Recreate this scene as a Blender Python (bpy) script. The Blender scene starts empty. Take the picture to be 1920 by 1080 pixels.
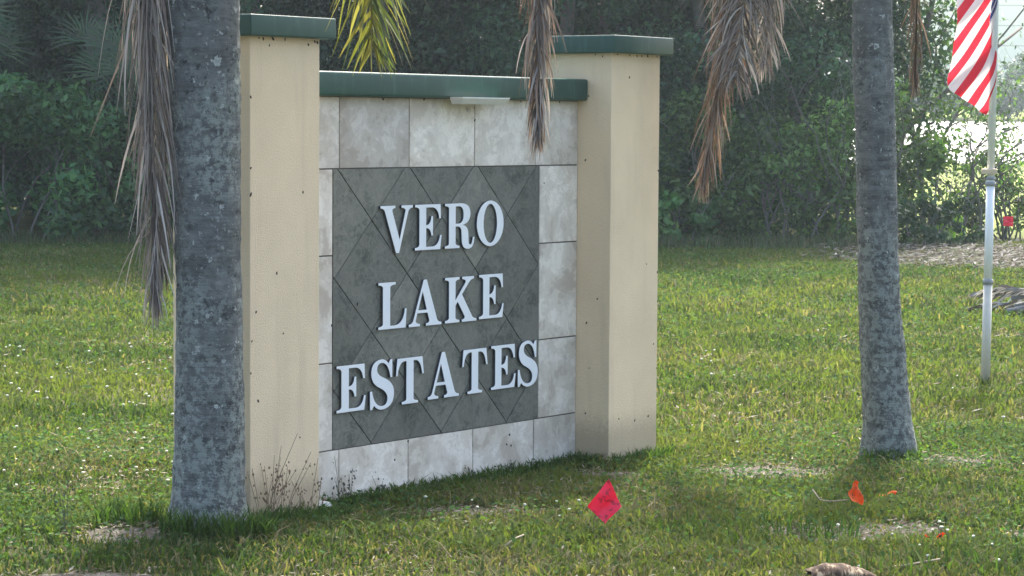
import bpy, bmesh, math, random
import numpy as np
from mathutils import Vector, Matrix, noise as mnoise
R = math.radians
sc = bpy.context.scene
col = sc.collection
rng = np.random.default_rng(7)
random.seed(7)

# ------------------------------------------------------------------ camera
CAMZ, PITCH, ROLL, FPX = 1.5803, 0.06531, 0.00634, 4697.1
cam_d = bpy.data.cameras.new('camera'); cam = bpy.data.objects.new('camera', cam_d); col.objects.link(cam)
cam_d.sensor_width = 36.0; cam_d.lens = FPX/1920*36; cam_d.clip_end = 3000; cam_d.clip_start = .1
_f = Vector((0, math.cos(PITCH), -math.sin(PITCH))); _u = Vector((0, math.sin(PITCH), math.cos(PITCH))); _x = Vector((1, 0, 0))
_r = _x*math.cos(ROLL) + _u*math.sin(ROLL); _uu = _u*math.cos(ROLL) - _x*math.sin(ROLL)
M4 = Matrix(((_r.x, _uu.x, -_f.x, 0), (_r.y, _uu.y, -_f.y, 0), (_r.z, _uu.z, -_f.z, CAMZ), (0, 0, 0, 1)))
cam.matrix_world = M4
sc.camera = cam

# ------------------------------------------------------------------ sky and sun
SUN_EL, SUN_AZ = R(55), R(12)        # azimuth from +Y towards +X : the sun stands behind the sign, a little to the right
world = bpy.data.worlds.new("World"); sc.world = world; world.use_nodes = True
wn = world.node_tree; bg = wn.nodes['Background']
sky = wn.nodes.new('ShaderNodeTexSky'); sky.sky_type = 'NISHITA'; sky.sun_disc = False
sky.sun_elevation = SUN_EL; sky.sun_rotation = SUN_AZ; sky.air_density = 1.0; sky.dust_density = 6.0; sky.ozone_density = 1.0
wn.links.new(sky.outputs[0], bg.inputs[0]); bg.inputs[1].default_value = 0.15
sl = bpy.data.lights.new('sun', 'SUN'); sun = bpy.data.objects.new('sun', sl); col.objects.link(sun)
sl.energy = 2.7; sl.angle = R(3.0); sl.color = (1.0, .95, .86)
sd = Vector((math.sin(SUN_AZ)*math.cos(SUN_EL), math.cos(SUN_AZ)*math.cos(SUN_EL), math.sin(SUN_EL)))
sun.rotation_euler = sd.to_track_quat('Z', 'Y').to_euler()
sc.view_settings.view_transform = 'Standard'; sc.view_settings.look = 'None'
sc.view_settings.exposure = 1.92; sc.view_settings.gamma = 1.0
sc.render.engine = 'CYCLES'
sc.cycles.max_bounces = 8; sc.cycles.transparent_max_bounces = 8; sc.cycles.diffuse_bounces = 4
sc.cycles.use_denoising = True

# ------------------------------------------------------------------ helpers
def tag(o, label=None, cat=None, group=None, kind=None):
    if label: o['label'] = label
    if cat: o['category'] = cat
    if group: o['group'] = group
    if kind: o['kind'] = kind
    return o
def empty(name, loc=(0, 0, 0), rz=0, **k):
    o = bpy.data.objects.new(name, None); col.objects.link(o); o.location = loc; o.rotation_euler = (0, 0, rz)
    o.empty_display_size = .05
    return tag(o, **k)
def link(name, me, mat=None, parent=None, loc=None, smooth=False):
    o = bpy.data.objects.new(name, me); col.objects.link(o)
    if mat is not None:
        for m in (mat if isinstance(mat, (list, tuple)) else [mat]): me.materials.append(m)
    if parent is not None: o.parent = parent
    if loc is not None: o.location = loc
    if smooth: me.shade_smooth()
    return o
def pymesh(V, F, name='m'):
    me = bpy.data.meshes.new(name); me.from_pydata([tuple(v) for v in V], [], [tuple(f) for f in F]); me.update(); return me
def npmesh(V, idx, nper, cols=None, name='m'):
    """V (n,3) array; idx flat loop vertex indices; nper array of corners per face; cols (n,4) point colours"""
    me = bpy.data.meshes.new(name)
    V = np.asarray(V, np.float32); idx = np.asarray(idx, np.int32).ravel(); nper = np.asarray(nper, np.int32)
    me.vertices.add(len(V)); me.vertices.foreach_set('co', V.ravel())
    me.loops.add(len(idx)); me.loops.foreach_set('vertex_index', idx)
    me.polygons.add(len(nper)); st = np.concatenate(([0], np.cumsum(nper)[:-1])).astype(np.int32)
    me.polygons.foreach_set('loop_start', st)
    me.update(calc_edges=True)
    if cols is not None:
        a = me.color_attributes.new('tint', 'FLOAT_COLOR', 'POINT'); a.data.foreach_set('color', np.asarray(cols, np.float32).ravel())
    return me
def box_bm(bm, x0, x1, y0, y1, z0, z1, bev=0, seg=2):
    r = bmesh.ops.create_cube(bm, size=1, matrix=Matrix.Translation(((x0+x1)/2, (y0+y1)/2, (z0+z1)/2)) @ Matrix.Diagonal((x1-x0, y1-y0, z1-z0, 1)))
    if bev:
        es = list({e for v in r['verts'] for e in v.link_edges})
        bmesh.ops.bevel(bm, geom=es, offset=bev, segments=seg, affect='EDGES', profile=.6)
def bm_obj(name, bm, mat, parent=None, smooth=False):
    me = bpy.data.meshes.new(name); bm.to_mesh(me); bm.free()
    return link(name, me, mat, parent, smooth=smooth)
def tube_arr(pts, rads, n=8, cap=True):
    """tube along points -> (V, F) lists"""
    V = []; F = []
    pts = [Vector(p) for p in pts]
    for i, p in enumerate(pts):
        t = (pts[min(i+1, len(pts)-1)] - pts[max(i-1, 0)]).normalized()
        a = Vector((0, 1, 0)) if abs(t.y) < .9 else Vector((1, 0, 0))
        s = t.cross(a).normalized(); b = s.cross(t).normalized()
        for k in range(n):
            an = 2*math.pi*k/n
            V.append(p + (s*math.cos(an) + b*math.sin(an))*rads[i])
    for i in range(len(pts)-1):
        for k in range(n):
            k2 = (k+1) % n
            F.append((i*n+k, i*n+k2, (i+1)*n+k2, (i+1)*n+k))
    if cap:
        F.append(tuple(range(n-1, -1, -1))); F.append(tuple((len(pts)-1)*n+k for k in range(n)))
    return V, F
def merge(parts):
    V = []; F = []
    for v, f in parts:
        o = len(V); V += list(v); F += [tuple(i+o for i in q) for q in f]
    return V, F

# ------------------------------------------------------------------ materials
def mat_new(name, rough=.7, spec=.3):
    m = bpy.data.materials.new(name); m.use_nodes = True
    b = m.node_tree.nodes['Principled BSDF']; b.inputs['Roughness'].default_value = rough
    b.inputs['Specular IOR Level'].default_value = spec
    return m, m.node_tree, b
def node(nt, t, **k):
    n = nt.nodes.new(t)
    for a, v in k.items():
        if a in n.inputs: n.inputs[a].default_value = v
        else: setattr(n, a, v)
    return n
def ramp(nt, fac, stops, interp='LINEAR'):
    r = nt.nodes.new('ShaderNodeValToRGB'); cr = r.color_ramp; cr.interpolation = interp
    while len(cr.elements) > 1: cr.elements.remove(cr.elements[-1])
    cr.elements[0].position = stops[0][0]; cr.elements[0].color = (*stops[0][1], 1) if len(stops[0][1]) == 3 else stops[0][1]
    for p, c in stops[1:]:
        e = cr.elements.new(p); e.color = (*c, 1) if len(c) == 3 else c
    nt.links.new(fac, r.inputs[0]); return r.outputs[0]
def noise(nt, vec, scale, detail=4, rough=.55, dist=0.0):
    n = nt.nodes.new('ShaderNodeTexNoise'); n.inputs['Scale'].default_value = scale; n.inputs['Detail'].default_value = detail
    n.inputs['Roughness'].default_value = rough; n.inputs['Distortion'].default_value = dist
    nt.links.new(vec, n.inputs['Vector']); return n.outputs['Fac']
def mix(nt, fac, a, b, mode='MIX'):
    m = nt.nodes.new('ShaderNodeMix'); m.data_type = 'RGBA'; m.blend_type = mode; m.clamp_factor = True
    for s, v in ((m.inputs[0], fac), (m.inputs[6], a), (m.inputs[7], b)):
        if isinstance(v, (int, float)): s.default_value = v
        elif isinstance(v, tuple): s.default_value = (*v, 1) if len(v) == 3 else v
        else: nt.links.new(v, s)
    return m.outputs[2]
def objco(nt):
    return nt.nodes.new('ShaderNodeTexCoord').outputs['Object']
def scaled(nt, vec, s):
    m = nt.nodes.new('ShaderNodeMapping'); m.inputs['Scale'].default_value = s; nt.links.new(vec, m.inputs['Vector']); return m.outputs[0]
def bump(nt, b, h, strength=.3, dist=.01):
    n = nt.nodes.new('ShaderNodeBump'); n.inputs['Strength'].default_value = strength; n.inputs['Distance'].default_value = dist
    nt.links.new(h, n.inputs['Height']); nt.links.new(n.outputs[0], b.inputs['Normal'])

def m_leafy(name, transl=.45, rough=.5, boost=1.0, spec=.35):
    """per-leaf tint times diffuse + translucent"""
    m, nt, b = mat_new(name, rough, spec)
    a = nt.nodes.new('ShaderNodeAttribute'); a.attribute_name = 'tint'
    nt.links.new(a.outputs['Color'], b.inputs['Base Color'])
    t = nt.nodes.new('ShaderNodeBsdfTranslucent')
    c = mix(nt, 1.0, a.outputs['Color'], (1.35*boost, 1.5*boost, .55*boost), 'MULTIPLY')
    nt.links.new(c, t.inputs['Color'])
    ms = nt.nodes.new('ShaderNodeMixShader'); ms.inputs[0].default_value = transl
    nt.links.new(b.outputs[0], ms.inputs[1]); nt.links.new(t.outputs[0], ms.inputs[2])
    nt.links.new(ms.outputs[0], nt.nodes['Material Output'].inputs['Surface'])
    return m
def m_dry(name, transl=.25):
    m = m_leafy(name, transl, .8); nt = m.node_tree
    for n in nt.nodes:
        if n.type == 'MIX': n.inputs[7].default_value = (1.1, 1.0, .8, 1)
    return m
M = {}
M['grass'] = m_leafy('grass_blade', .40, .85, .95, .04)
M['leaf'] = m_leafy('foliage', .35, .5)
M['dry'] = m_dry('dry_foliage'); M['dry'].node_tree.nodes['Principled BSDF'].inputs['Specular IOR Level'].default_value = .08

def m_stucco(name, base, dirt=True):
    m, nt, b = mat_new(name, .85, .2); co = objco(nt)
    n1 = noise(nt, co, 3.0, 5, .6); n2 = noise(nt, co, 160, 3, .6)
    c = mix(nt, ramp(nt, n1, [(.35, (0, 0, 0)), (.7, (1, 1, 1))]), base, tuple(x*.9 for x in base))
    st = noise(nt, scaled(nt, co, (9, 9, .9)), 1.2, 4, .6)
    c = mix(nt, ramp(nt, st, [(.52, (0, 0, 0)), (.75, (.45, .45, .45))]), c, tuple(x*.72 for x in base))
    if dirt:      # soil splash and mildew rising from the ground
        sx = nt.nodes.new('ShaderNodeSeparateXYZ'); nt.links.new(co, sx.inputs[0])
        ma = node(nt, 'ShaderNodeMath', operation='MULTIPLY_ADD'); nt.links.new(noise(nt, co, 70, 6, .8), ma.inputs[0]); ma.inputs[1].default_value = -.20; nt.links.new(sx.outputs[2], ma.inputs[2])
        g = ramp(nt, ma.outputs[0], [(0.0, (.40, .40, .40)), (.10, (0, 0, 0))])
        c = mix(nt, g, c, (.13, .115, .075))
        k = ramp(nt, noise(nt, co, 14, 6, .75), [(.69, (0, 0, 0)), (.74, (.5, .5, .5))])
        c = mix(nt, k, c, tuple(x*.7 for x in base))
    nt.links.new(c, b.inputs['Base Color']); bump(nt, b, n2, .6, .006)
    return m
M['cream'] = m_stucco('cream_stucco', (.82, .66, .445))
M['wallback'] = m_stucco('wall_stucco', (.60, .48, .32))
def m_green():
    m, nt, b = mat_new('green_paint', .38, .5); co = objco(nt)
    n1 = noise(nt, co, 5, 5, .6); n2 = noise(nt, co, 90, 3, .6)
    c = mix(nt, n1, (.007, .048, .038), (.011, .068, .054))
    k = ramp(nt, noise(nt, scaled(nt, co, (8, 8, 1.5)), 3, 5, .7), [(.52, (0, 0, 0)), (.75, (.7, .7, .7))])
    c = mix(nt, k, c, (.045, .12, .10))
    nt.links.new(c, b.inputs['Base Color']); bump(nt, b, n2, .2, .003); return m
M['green'] = m_green()
def m_tile(name, stops, vein, veinc, s=5.0, rough=.6):
    m, nt, b = mat_new(name, rough, .35); co = objco(nt)
    a = nt.nodes.new('ShaderNodeAttribute'); a.attribute_name = 'tint'
    ad = nt.nodes.new('ShaderNodeVectorMath'); ad.operation = 'MULTIPLY_ADD'; nt.links.new(a.outputs['Color'], ad.inputs[0]); ad.inputs[1].default_value = (9, 9, 9)
    nt.links.new(co, ad.inputs[2]); v = ad.outputs[0]
    n1 = noise(nt, v, s, 8, .66, .35); c = ramp(nt, n1, stops)
    n2 = noise(nt, v, s*2.2, 7, .7, .9)
    c = mix(nt, ramp(nt, n2, [(.46, (0, 0, 0)), (.5, (vein, vein, vein)), (.54, (0, 0, 0))]), c, veinc)
    n3 = noise(nt, v, s*.8, 3, .5, .6)
    c = mix(nt, ramp(nt, n3, [(.52, (0, 0, 0)), (.62, (.4, .4, .4))]), c, veinc)
    sp = nt.nodes.new('ShaderNodeSeparateColor'); nt.links.new(a.outputs['Color'], sp.inputs[0])
    k = ramp(nt, sp.outputs[2], [(0, (.80, .80, .80)), (1, (1.14, 1.13, 1.11))]); c = mix(nt, 1.0, c, k, 'MULTIPLY')
    if 'pale' in name:      # soot and drip stain below the lamp, damp marks near the right-hand corner
        for cx_, cz_, rx_, rz_, dk_ in ((1.60, 1.60, .10, .07, .7), (1.62, 1.50, .05, .12, .35), (2.36, .45, .07, .12, .35), (2.2, 1.2, .06, .1, .3)):
            mp = nt.nodes.new('ShaderNodeMapping'); mp.vector_type = 'TEXTURE'; mp.inputs['Location'].default_value = (cx_, .1855, cz_); mp.inputs['Scale'].default_value = (rx_, 10, rz_); nt.links.new(co, mp.inputs[0])
            ln = node(nt, 'ShaderNodeVectorMath', operation='LENGTH'); nt.links.new(mp.outputs[0], ln.inputs[0])
            ma = node(nt, 'ShaderNodeMath', operation='MULTIPLY_ADD'); nt.links.new(noise(nt, co, 14, 5, .7), ma.inputs[0]); ma.inputs[1].default_value = 1.6; nt.links.new(ln.outputs['Value'], ma.inputs[2])
            c = mix(nt, ramp(nt, ma.outputs[0], [(0, (dk_,)*3), (.8, (dk_,)*3), (1.0, (0, 0, 0))]), c, (.22, .205, .18))
    nt.links.new(c, b.inputs['Base Color']); bump(nt, b, n1, .15, .004); return m
M['paletile'] = m_tile('pale_stone_tile', [(.30, (.46, .40, .325)), (.43, (.53, .475, .40)), (.455, (.64, .59, .505)), (.53, (.67, .625, .545)), (.55, (.77, .725, .645)), (.75, (.80, .76, .68))], .35, (.48, .42, .35), 5.5)
M['darktile'] = m_tile('dark_slate_tile', [(.3, (.072, .078, .064)), (.44, (.108, .114, .096)), (.5, (.155, .160, .134)), (.58, (.135, .138, .118)), (.7, (.20, .20, .166))], .7, (.23, .225, .19), 8.0)
def flat(name, c, rough=.6, var=.15, s=30, spec=.3, metal=0):
    m, nt, b = mat_new(name, rough, spec); co = objco(nt)
    n = noise(nt, co, s, 4, .6); b.inputs['Metallic'].default_value = metal
    nt.links.new(mix(nt, n, tuple(x*(1-var) for x in c), tuple(min(1, x*(1+var)) for x in c)), b.inputs['Base Color'])
    bump(nt, b, n, .15, .002); return m
M['grout'] = flat('grout', (.10, .09, .08))
M['white'] = flat('white_letter', (.80, .84, .86), .45, .04, 60)
M['return'] = flat('letter_side_shade', (.045, .055, .07), .6, .2)  # shadow outline of the letters, put into the colour of their sides
M['fixture'] = flat('white_fixture', (.72, .72, .66), .5, .08)
M['mud'] = flat('mud_speck', (.07, .055, .04), .9, .3)
M['alu'] = flat('aluminium', (.74, .79, .82), .5, .05, 20, .4, .0)
M['alu_dull'] = flat('dull_pole', (.50, .50, .44), .5, .12, 25, .4, .2)
M['pole_joint'] = flat('pole_joint', (.25, .27, .28), .5, .2)
M['tan'] = flat('tan_clip', (.55, .47, .34), .6)
M['bark'] = flat('tree_bark', (.13, .12, .10), .9, .45, 18)
M['twig'] = flat('pale_twig', (.15, .15, .13), .9, .35, 22)
M['wire'] = flat('wire', (.08, .08, .08), .5)
M['stick'] = flat('dry_stick', (.36, .31, .22), .9, .3, 25)
M['flower'] = flat('clover_white', (.52, .54, .44), .7, .08, 300)
M['paper'] = flat('pale_stone', (.60, .62, .60), .7, .2, 40)

def m_trunk(seed, base=(.118, .125, .122)):
    m, nt, b = mat_new('palm_bark', .9, .15); tc = nt.nodes.new('ShaderNodeTexCoord')
    mp = nt.nodes.new('ShaderNodeMapping'); mp.inputs['Location'].default_value = (seed, seed*2, seed); nt.links.new(tc.outputs['Object'], mp.inputs[0]); co = mp.outputs[0]
    n1 = noise(nt, scaled(nt, co, (1, 1, 2.2)), 9, 7, .68, .6)
    c = ramp(nt, n1, [(.28, tuple(x*.35 for x in base)), (.45, base), (.62, tuple(x*1.5 for x in base)), (.8, tuple(x*1.9 for x in base))])
    # growth rings
    rg = noise(nt, scaled(nt, co, (1.2, 1.2, 20)), 2.6, 6, .7, .4)
    c = mix(nt, ramp(nt, rg, [(.34, (.45, .45, .45)), (.44, (0, 0, 0))]), c, tuple(x*.5 for x in base))
    c = mix(nt, ramp(nt, rg, [(.58, (0, 0, 0)), (.72, (.3, .3, .3))]), c, (.22, .23, .23))
    # grey-green crustose lichen: broad mottling and discrete pale rosettes
    lz = noise(nt, co, 2.6, 3, .6); sz_ = nt.nodes.new('ShaderNodeSeparateXYZ'); nt.links.new(tc.outputs['Object'], sz_.inputs[0])
    lg = node(nt, 'ShaderNodeMapRange'); nt.links.new(sz_.outputs[2], lg.inputs[0]); lg.inputs[1].default_value = 0; lg.inputs[2].default_value = 1.8; lg.inputs[3].default_value = .16; lg.inputs[4].default_value = -.06
    la = node(nt, 'ShaderNodeMath', operation='ADD'); nt.links.new(lz, la.inputs[0]); nt.links.new(lg.outputs[0], la.inputs[1]); l0 = la.outputs[0]
    l1 = noise(nt, co, 29, 7, .78, .1)
    md = node(nt, 'ShaderNodeMath', operation='MULTIPLY'); nt.links.new(ramp(nt, l0, [(.42, (.15, .15, .15)), (.56, (1, 1, 1))]), md.inputs[0])
    nt.links.new(ramp(nt, l1, [(.475, (0, 0, 0)), (.53, (.62, .62, .62))]), md.inputs[1])
    c = mix(nt, md.outputs[0], c, (.33, .38, .34))
    nn = nt.nodes.new('ShaderNodeTexNoise'); nn.inputs['Scale'].default_value = 60; nn.inputs['Detail'].default_value = 4; nt.links.new(co, nn.inputs['Vector'])
    for sca, ma_, mb_, colr in ((21, .60, -.34, (.46, .50, .47)), (52, .75, -.34, (.34, .37, .35)), (13, .62, -.40, (.52, .56, .52))):
        vo = nt.nodes.new('ShaderNodeTexVoronoi'); vo.inputs['Scale'].default_value = sca
        wv = nt.nodes.new('ShaderNodeVectorMath'); wv.operation = 'MULTIPLY_ADD'
        nt.links.new(nn.outputs['Color'], wv.inputs[0]); wv.inputs[1].default_value = (.05, .05, .05); nt.links.new(co, wv.inputs[2]); nt.links.new(wv.outputs[0], vo.inputs['Vector'])
        sp = nt.nodes.new('ShaderNodeSeparateColor'); nt.links.new(vo.outputs['Color'], sp.inputs[0])
        th = node(nt, 'ShaderNodeMath', operation='MULTIPLY_ADD'); nt.links.new(sp.outputs[0], th.inputs[0]); th.inputs[1].default_value = ma_; th.inputs[2].default_value = mb_
        lt = node(nt, 'ShaderNodeMath', operation='SUBTRACT'); nt.links.new(th.outputs[0], lt.inputs[0]); nt.links.new(vo.outputs['Distance'], lt.inputs[1])
        c = mix(nt, ramp(nt, lt.outputs[0], [(0, (0, 0, 0)), (.03, (.85, .85, .85)), (.16, (.55, .55, .55))]), c, colr)
    dk = noise(nt, co, 19, 6, .72)
    c = mix(nt, ramp(nt, dk, [(.60, (0, 0, 0)), (.66, (.8, .8, .8))]), c, (.035, .04, .036))
    nt.links.new(c, b.inputs['Base Color'])
    hh = node(nt, 'ShaderNodeMath', operation='ADD'); nt.links.new(rg, hh.inputs[0]); nt.links.new(l1, hh.inputs[1])
    bump(nt, b, hh.outputs[0], .7, .02); return m

# ------------------------------------------------------------------ ground, road, far lot
def ground_h(x, y):
    """the site is flat; far beyond the lot a grass berm rises"""
    t = np.clip((y-114)/36, 0, 1); t2 = np.clip((y-152)/18, 0, 1)
    m = np.exp(-((x+1.30)/.62)**2-((y-9.30)/.40)**2)*.055
    return t*1.9+t2*t2*(3-2*t2)*1.2+m
def m_ground():
    m, nt, b = mat_new('lawn_soil', .95, .1); co = objco(nt)
    n1 = noise(nt, co, 1.3, 6, .65); n2 = noise(nt, co, 34, 6, .75, .5); n3 = noise(nt, co, 9, 5, .7)
    c = ramp(nt, n2, [(.3, (.035, .04, .018)), (.45, (.085, .085, .045)), (.58, (.17, .15, .095)), (.72, (.33, .29, .21))])
    g = ramp(nt, n3, [(.30, (.03, .052, .016)), (.7, (.075, .098, .03))])
    c = mix(nt, ramp(nt, n1, [(.40, (.25, .25, .25)), (.62, (.9, .9, .9))]), c, g)
    # far meadow colour beyond the trees
    sx = nt.nodes.new('ShaderNodeSeparateXYZ'); nt.links.new(co, sx.inputs[0])
    far = ramp(nt, sx.outputs[1], [(0, (0, 0, 0))]);
    mr = node(nt, 'ShaderNodeMapRange'); nt.links.new(sx.outputs[1], mr.inputs[0]); mr.inputs[1].default_value = 34; mr.inputs[2].default_value = 42
    fc = ramp(nt, noise(nt, co, .8, 5, .6), [(.3, (.14, .20, .05)), (.7, (.26, .29, .09))])
    c = mix(nt, mr.outputs[0], c, fc)
    nt.links.new(c, b.inputs['Base Color']); bump(nt, b, n2, .8, .03); return m
xs = np.concatenate((np.linspace(-700, -30, 12), np.linspace(-25, -4, 20), np.linspace(-3.6, 3, 45), np.linspace(3.5, 25, 20), np.linspace(30, 700, 12)))
ys = np.concatenate(([-60, -30, -5, 3, 8.47], np.linspace(8.6, 11, 20), np.linspace(11.3, 34, 40), np.linspace(36, 112, 12), [114], np.linspace(118, 178, 16), [220, 300, 450, 700, 1100]))
X, Y = np.meshgrid(xs, ys); Z = ground_h(X, Y)
ng = len(xs); F = [(j*ng+i, j*ng+i+1, (j+1)*ng+i+1, (j+1)*ng+i) for j in range(len(ys)-1) for i in range(ng-1)]
g = link('ground', pymesh(np.stack((X, Y, Z), -1).reshape(-1, 3), F), m_ground(), smooth=True); tag(g, kind='structure')
# asphalt road along the verge, where the picture was taken from (ragged edge just inside the bottom of the view)
def m_asphalt():
    m, nt, b = mat_new('asphalt', .9, .2); co = objco(nt); n = noise(nt, co, 160, 4, .7)
    nt.links.new(ramp(nt, n, [(.3, (.03, .03, .032)), (.6, (.06, .06, .06)), (.75, (.14, .135, .12))]), b.inputs['Base Color']); bump(nt, b, n, .5, .004); return m
V = []; nx = 400
for i in range(nx+1):
    x = -30 + 60*i/nx; e = 8.33 + .03*mnoise.noise(Vector((x*3, 0, 0))) + .02*mnoise.noise(Vector((x*11, 3, 0)))
    V += [(x, 2.0, .006), (x, e, .006)]
tag(link('road', pymesh(V, [(2*i, 2*i+2, 2*i+3, 2*i+1) for i in range(nx)]), m_asphalt()), kind='structure')
# pale sandy lot far behind on the right
def m_sand():
    m, nt, b = mat_new('pale_sand', .9, .2); co = objco(nt); n = noise(nt, co, .5, 5, .7)
    nt.links.new(ramp(nt, n, [(.3, (.55, .53, .48)), (.7, (.75, .73, .68))]), b.inputs['Base Color']); return m
V = [(14, 108, .03), (110, 108, .03), (110, 114, .04), (14, 114, .04), (110, 149, 1.90), (14, 149, 1.90)]
tag(link('lot', pymesh(V, [(0, 1, 2, 3), (3, 2, 4, 5)]), m_sand()), kind='structure')
# patches of sand / thatch lying bare in the lawn, as low ragged sheets
def m_bare():
    m, nt, b = mat_new('bare_soil', .95, .1); co = objco(nt); n = noise(nt, co, 60, 6, .8, .6)
    nt.links.new(ramp(nt, n, [(.32, (.07, .06, .05)), (.48, (.17, .155, .13)), (.6, (.30, .28, .245)), (.75, (.44, .42, .38))]), b.inputs['Base Color'])
    bump(nt, b, n, 1.0, .02); return m
M['bare'] = m_bare()
BARE = [(1.20, 9.58, .26, .26), (1.52, 9.74, .20, .18), (2.1, 9.6, .2, .12), (-1.43, 9.22, .20, .16), (1.15, 11.3, .34, .26), (1.95, 11.75, .35, .22),
        (-1.45, 8.55, .26, .12), (.32, 8.52, .22, .07), (-.75, 8.50, .22, .06), (-.1, 10.1, .3, .12), (6.6, 29.3, 2.6, 1.9), (4.9, 29.8, 1.2, 1.2), (.45, 11.2, .18, .15)]
V = []; F = []
for (cx, cy, rx, ry) in BARE:
    o = len(V); n = 40; zc = .012 if ry < 1 else .02
    V.append((cx, cy, zc+ground_h(cx, cy)))
    for k in range(n):
        a = 2*math.pi*k/n; q = 1 + .35*mnoise.noise(Vector((cx+1.7*math.cos(a), cy+1.7*math.sin(a), 2)))
        V.append((cx+rx*q*math.cos(a), cy+ry*q*math.sin(a), .003+ground_h(cx+rx*q*math.cos(a), cy+ry*q*math.sin(a))))
    F += [(o, o+1+k, o+1+(k+1) % n) for k in range(n)]
tag(link('bare_ground', pymesh(V, F), M['bare']), kind='structure')
def bare_mask(x, y):
    m = np.zeros_like(x)
    for (cx, cy, rx, ry) in BARE: m = np.maximum(m, np.clip(1.25-np.hypot((x-cx)/rx, (y-cy)/ry), 0, 1)*2)
    return np.clip(m, 0, 1)

# ------------------------------------------------------------------ grass
def vnoise(x, y, s, seed):
    """cheap smooth value noise on arrays"""
    r = np.random.default_rng(seed).random((64, 64)); u = x*s+100; v = y*s+100
    i = np.floor(u).astype(int); j = np.floor(v).astype(int); fu = u-i; fv = v-j
    fu = fu*fu*(3-2*fu); fv = fv*fv*(3-2*fv); g = lambda a, b: r[a % 64, b % 64]
    return (g(i, j)*(1-fu)+g(i+1, j)*fu)*(1-fv) + (g(i, j+1)*(1-fu)+g(i+1, j+1)*fu)*fv
TH = .93678; ct, st_ = math.cos(TH), math.sin(TH); PX, PY = -1.00161, 9.55581
P_, L_, S_ = .405, 2.0475, .1855
def sign_uv(x, y):
    dx, dy = x-PX, y-PY; return dx*ct+dy*st_, -dx*st_+dy*ct
def inside_sign(x, y):
    u, v = sign_uv(x, y)
    return ((u > -.01) & (u < P_+.01) & (v > -.01) & (v < P_+.01)) | ((u > P_+L_-.01) & (u < 2*P_+L_+.01) & (v > -.01) & (v < P_+.01)) | ((u > 0) & (u < 2*P_+L_) & (v > S_-.005) & (v < S_+.2))
def blades(n, y0, y1, half, h, w, dens, seed, lean=.6):
    r = np.random.default_rng(seed)
    y = y0 + (y1-y0)*r.random(int(n*1.6)); hw = half*y; x = (r.random(len(y))*2-1)*hw
    # uniform area density
    keep = r.random(len(y)) < (hw/(half*y1)); x, y = x[keep], y[keep]
    bm_ = bare_mask(x, y); nn = .6*vnoise(x, y, 2.2, 3)+.4*vnoise(x, y, 7, 4)
    k = (~inside_sign(x, y)) & (r.random(len(x)) < (1-.8*bm_)) & (r.random(len(x)) < np.clip(dens+nn, 0, 1))
    k &= ~((np.hypot(x+1.145, y-9.35) < .14) | (np.hypot(x-1.79, y-11.85) < .12))
    x, y = x[k], y[k]; n = len(x); nn = nn[k]; bmk = bm_[k]
    hh = h*(.45+.9*r.random(n))*(.6+.8*nn)*(1-.4*bmk); ww = w*(.6+.7*r.random(n))
    a = r.random(n)*2*np.pi; fa = a+np.pi/2+(r.random(n)-.5)
    ld = hh*lean*(.3+1.6*r.random(n))
    base = np.stack((x, y, ground_h(x, y)), -1); side = np.stack((np.cos(fa), np.sin(fa), 0*x), -1)*ww[:, None]*.5
    ldv = np.stack((np.cos(a), np.sin(a), 0*x), -1)*ld[:, None]; up = np.array([0, 0, 1])*hh[:, None]
    v0 = base-side; v1 = base+side; m = base+ldv*.35+up*.62; v2 = m-side*.9; v3 = m+side*.9; v4 = base+ldv+up*(.95-.25*r.random(n))[:, None]
    V = np.stack((v0, v1, v3, v2, v4), 1).reshape(-1, 3)
    o = np.arange(n)[:, None]*5
    idx = np.concatenate((o+np.array([0, 1, 2, 3]), o+np.array([3, 2, 4])), 1).ravel()
    nper = np.tile([4, 3], n)
    t = r.random(n); big = vnoise(x, y, .9, 9); dry = (r.random(n) < (.08+1.1*np.clip(.6*vnoise(x, y, 1.6, 12)+.4*vnoise(x, y, 5, 13)-.47, 0, 1)+.35*np.clip(9.3-y, 0, .6)+.35*bmk))
    g1 = np.array([.050, .086, .029]); g2 = np.array([.134, .160, .048]); d = np.array([.185, .165, .10])
    f = np.clip(.45*t+.9*(big-.3), 0, 1)[:, None]; c = g1*(1-f)+g2*f
    c = np.where(dry[:, None], d*(.5+.8*r.random(n))[:, None], c)
    C = np.repeat(np.concatenate((c, np.ones((n, 1))), 1), 5, 0)
    return V, idx, nper, C
sets = [blades(165000, 8.34, 12.5, .34, .046, .0075, .35, 1), blades(140000, 12.5, 20, .32, .050, .010, .3, 2), blades(140000, 20, 34, .31, .060, .016, .3, 3),
        blades(6500, 8.5, 14, .34, .085, .0085, -.15, 5, 1.1), blades(6500, 14, 31, .32, .09, .014, -.15, 6, 1.0)]
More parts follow.
